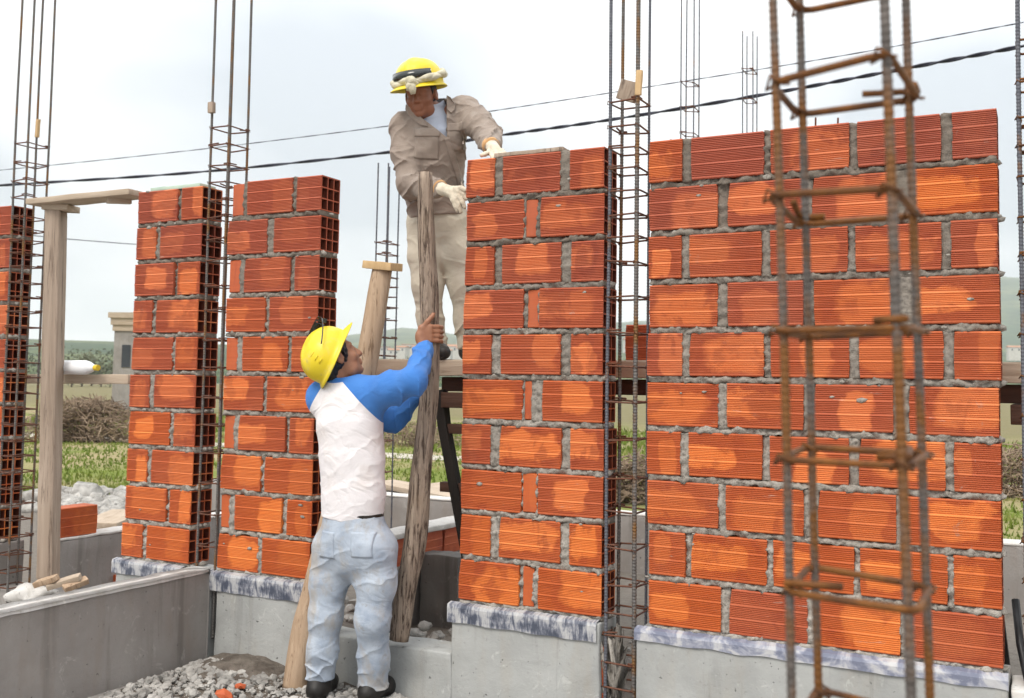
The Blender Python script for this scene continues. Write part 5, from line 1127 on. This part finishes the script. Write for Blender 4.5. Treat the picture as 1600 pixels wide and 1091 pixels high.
# collar wings lying on the shirt
def on_shirt(px, py, lift):
    d = ray(px, py).normalized(); hit = bvh.ray_cast(Vector((0, 0, CAMH))-base2, d)
    return (hit[0]+hit[1]*lift) if hit[0] is not None and hit[3] < 5.6 else at(px, py, Y1-.2)-base2
for poly in (((634, 163), (643, 168), (652, 177), (661, 187), (669, 198), (660, 197), (650, 191), (641, 183), (634, 174)), ((698, 149), (704, 152), (712, 163), (710, 172), (704, 178), (699, 172), (697, 160))):
    top = [on_shirt(x, y, .012) for x, y in poly]; bot = [on_shirt(x, y, -.002) for x, y in poly]; n_ = len(poly); mb = MB(); mb.v = top+bot; mb.f = [list(range(n_))[::-1]]+[[i, (i+1) % n_, n_+(i+1) % n_, n_+i] for i in range(n_)]; mb.build('collar', M['khaki'], sh2, False)
def trousers2():
    v = Vol((lo2[0], lo2[1], zpl-.005), (hi2[0], hi2[1], pel.z+.1), .0055)
    v.chain([pel+Vector((0, 0, .05)), B(685, 345, .03)], [.142, .148], .05, face2, 1.28)
    v.chain([hipR, B(665, 400, .01), kneeR, B(672, 500, .01), ankR+Vector((0, 0, .02))], [.100, .090, .078, .066, .066], .04)
    v.chain([hipL, B(716, 400, .03), kneeL, B(730, 500, .04), ankL+Vector((0, 0, .02))], [.100, .090, .078, .068, .066], .04)
    v.disp(lambda X, Y, Z: -crease(X, Y, Z, (.5, .1, .86), 66, 2.2, .9)*.0048-crease(X, Y, Z, (-.55, .2, .8), 70, .4, .8)*(.003+.007*np.exp(-((Z-zpl-.12)/.10)**2))); v.cut(pel+Vector((0, 0, .06)), (0, 0, 1)); v.cut(Vector((0, 0, zpl+.055)), (0, 0, -1)); return v.surface()
Vx, Q = trousers2(); link('trousers', np_mesh('trousers', Vx, Q, M['cream'], base2, 1), w2)
shoe(w2, ankR, (.35, -.9, 0), base2, gz=zpl); shoe(w2, ankL, (.3, -.95, 0), base2, gz=zpl)
FH2 = frame3(Vector((-.34, -.86, -.22)), Vector((-.17, -.22, .95))); hh2 = hc2-FH2[1]*.004+FH2[2]*.070
hat2 = helmet(w2, hh2, FH2, 1.02, 'helmet', base2)
# goggles band and twisted towel round the helmet
r, f, u = FH2
tp = arc_pts(hh2, FH2, (.122, .147), lambda a: .050, math.pi/2-1.05, math.pi/2+1.05, 22); bt_ = arc_pts(hh2, FH2, (.131, .158), lambda a: .010, math.pi/2-1.05, math.pi/2+1.05, 22); strip('goggles', tp, bt_, .004, 'lens', hat2, base2)
def towel_pt(a, k, S=1.03):
    rr = .015+.003*math.sin(a*3); z = .012+.040*(0.5-.5*math.sin(a))-.008*math.sin(a); return hh2+r*(.126*S*math.cos(a))+f*(.150*S*math.sin(a))+u*(z-.012)+Vector((0, 0, 1))*(.011*(k-.5)+.003*math.sin(a*5))+(r*math.cos(a)+f*math.sin(a))*.003*math.cos(a*7+k*2)
for k in range(2):
    MB().tube([towel_pt(a*6.2832/60, k) for a in range(60)], [.0135+.004*math.sin(a*.8+k*2) for a in range(60)], 9, closed=True).build('towel', M['towel'], hat2, True, base2)
ka = math.pi/2+.28; kp = towel_pt(ka, 0)+f*.018-u*.006; vs, fs = rock(5, .036, 3, .8); mb = MB().add([kp+Vector(p) for p in vs], fs); mb.build('towel_knot', M['towel'], hat2, True, base2)
for dz, dx in ((-.045, -.012), (-.060, .012)): MB().tube([kp, kp+Vector((dx*.6, -.018, dz*.6)), kp+Vector((dx, -.012, dz))], [.020, .022, .012], 9).build('towel_end', M['towel'], hat2, True, base2)
kb = towel_pt(-.35, 0); MB().tube([kb, kb+Vector((.026, -.01, -.020)), kb+Vector((.040, -.01, -.050)), kb+Vector((.038, -.005, -.066))], [.018, .022, .018, .010], 9).build('towel_end', M['towel'], hat2, True, base2)
# ------------------------------------------------------------------ haze over the far hills
hz = MB().box(-4300, 4300, -60, 4400, -1.0, 330).build('haze', None)
hm = bpy.data.materials.new('haze_air'); hm.use_nodes = True; ht = hm.node_tree; ht.nodes.clear()
ho = ht.nodes.new('ShaderNodeOutputMaterial'); pv = ht.nodes.new('ShaderNodeVolumePrincipled'); pv.inputs['Color'].default_value = (0.94, 0.975, 1.0, 1); pv.inputs['Density'].default_value = 0.00028
ht.links.new(pv.outputs[0], ho.inputs['Volume']); hz.data.materials.append(hm); tag(hz, kind='stuff')
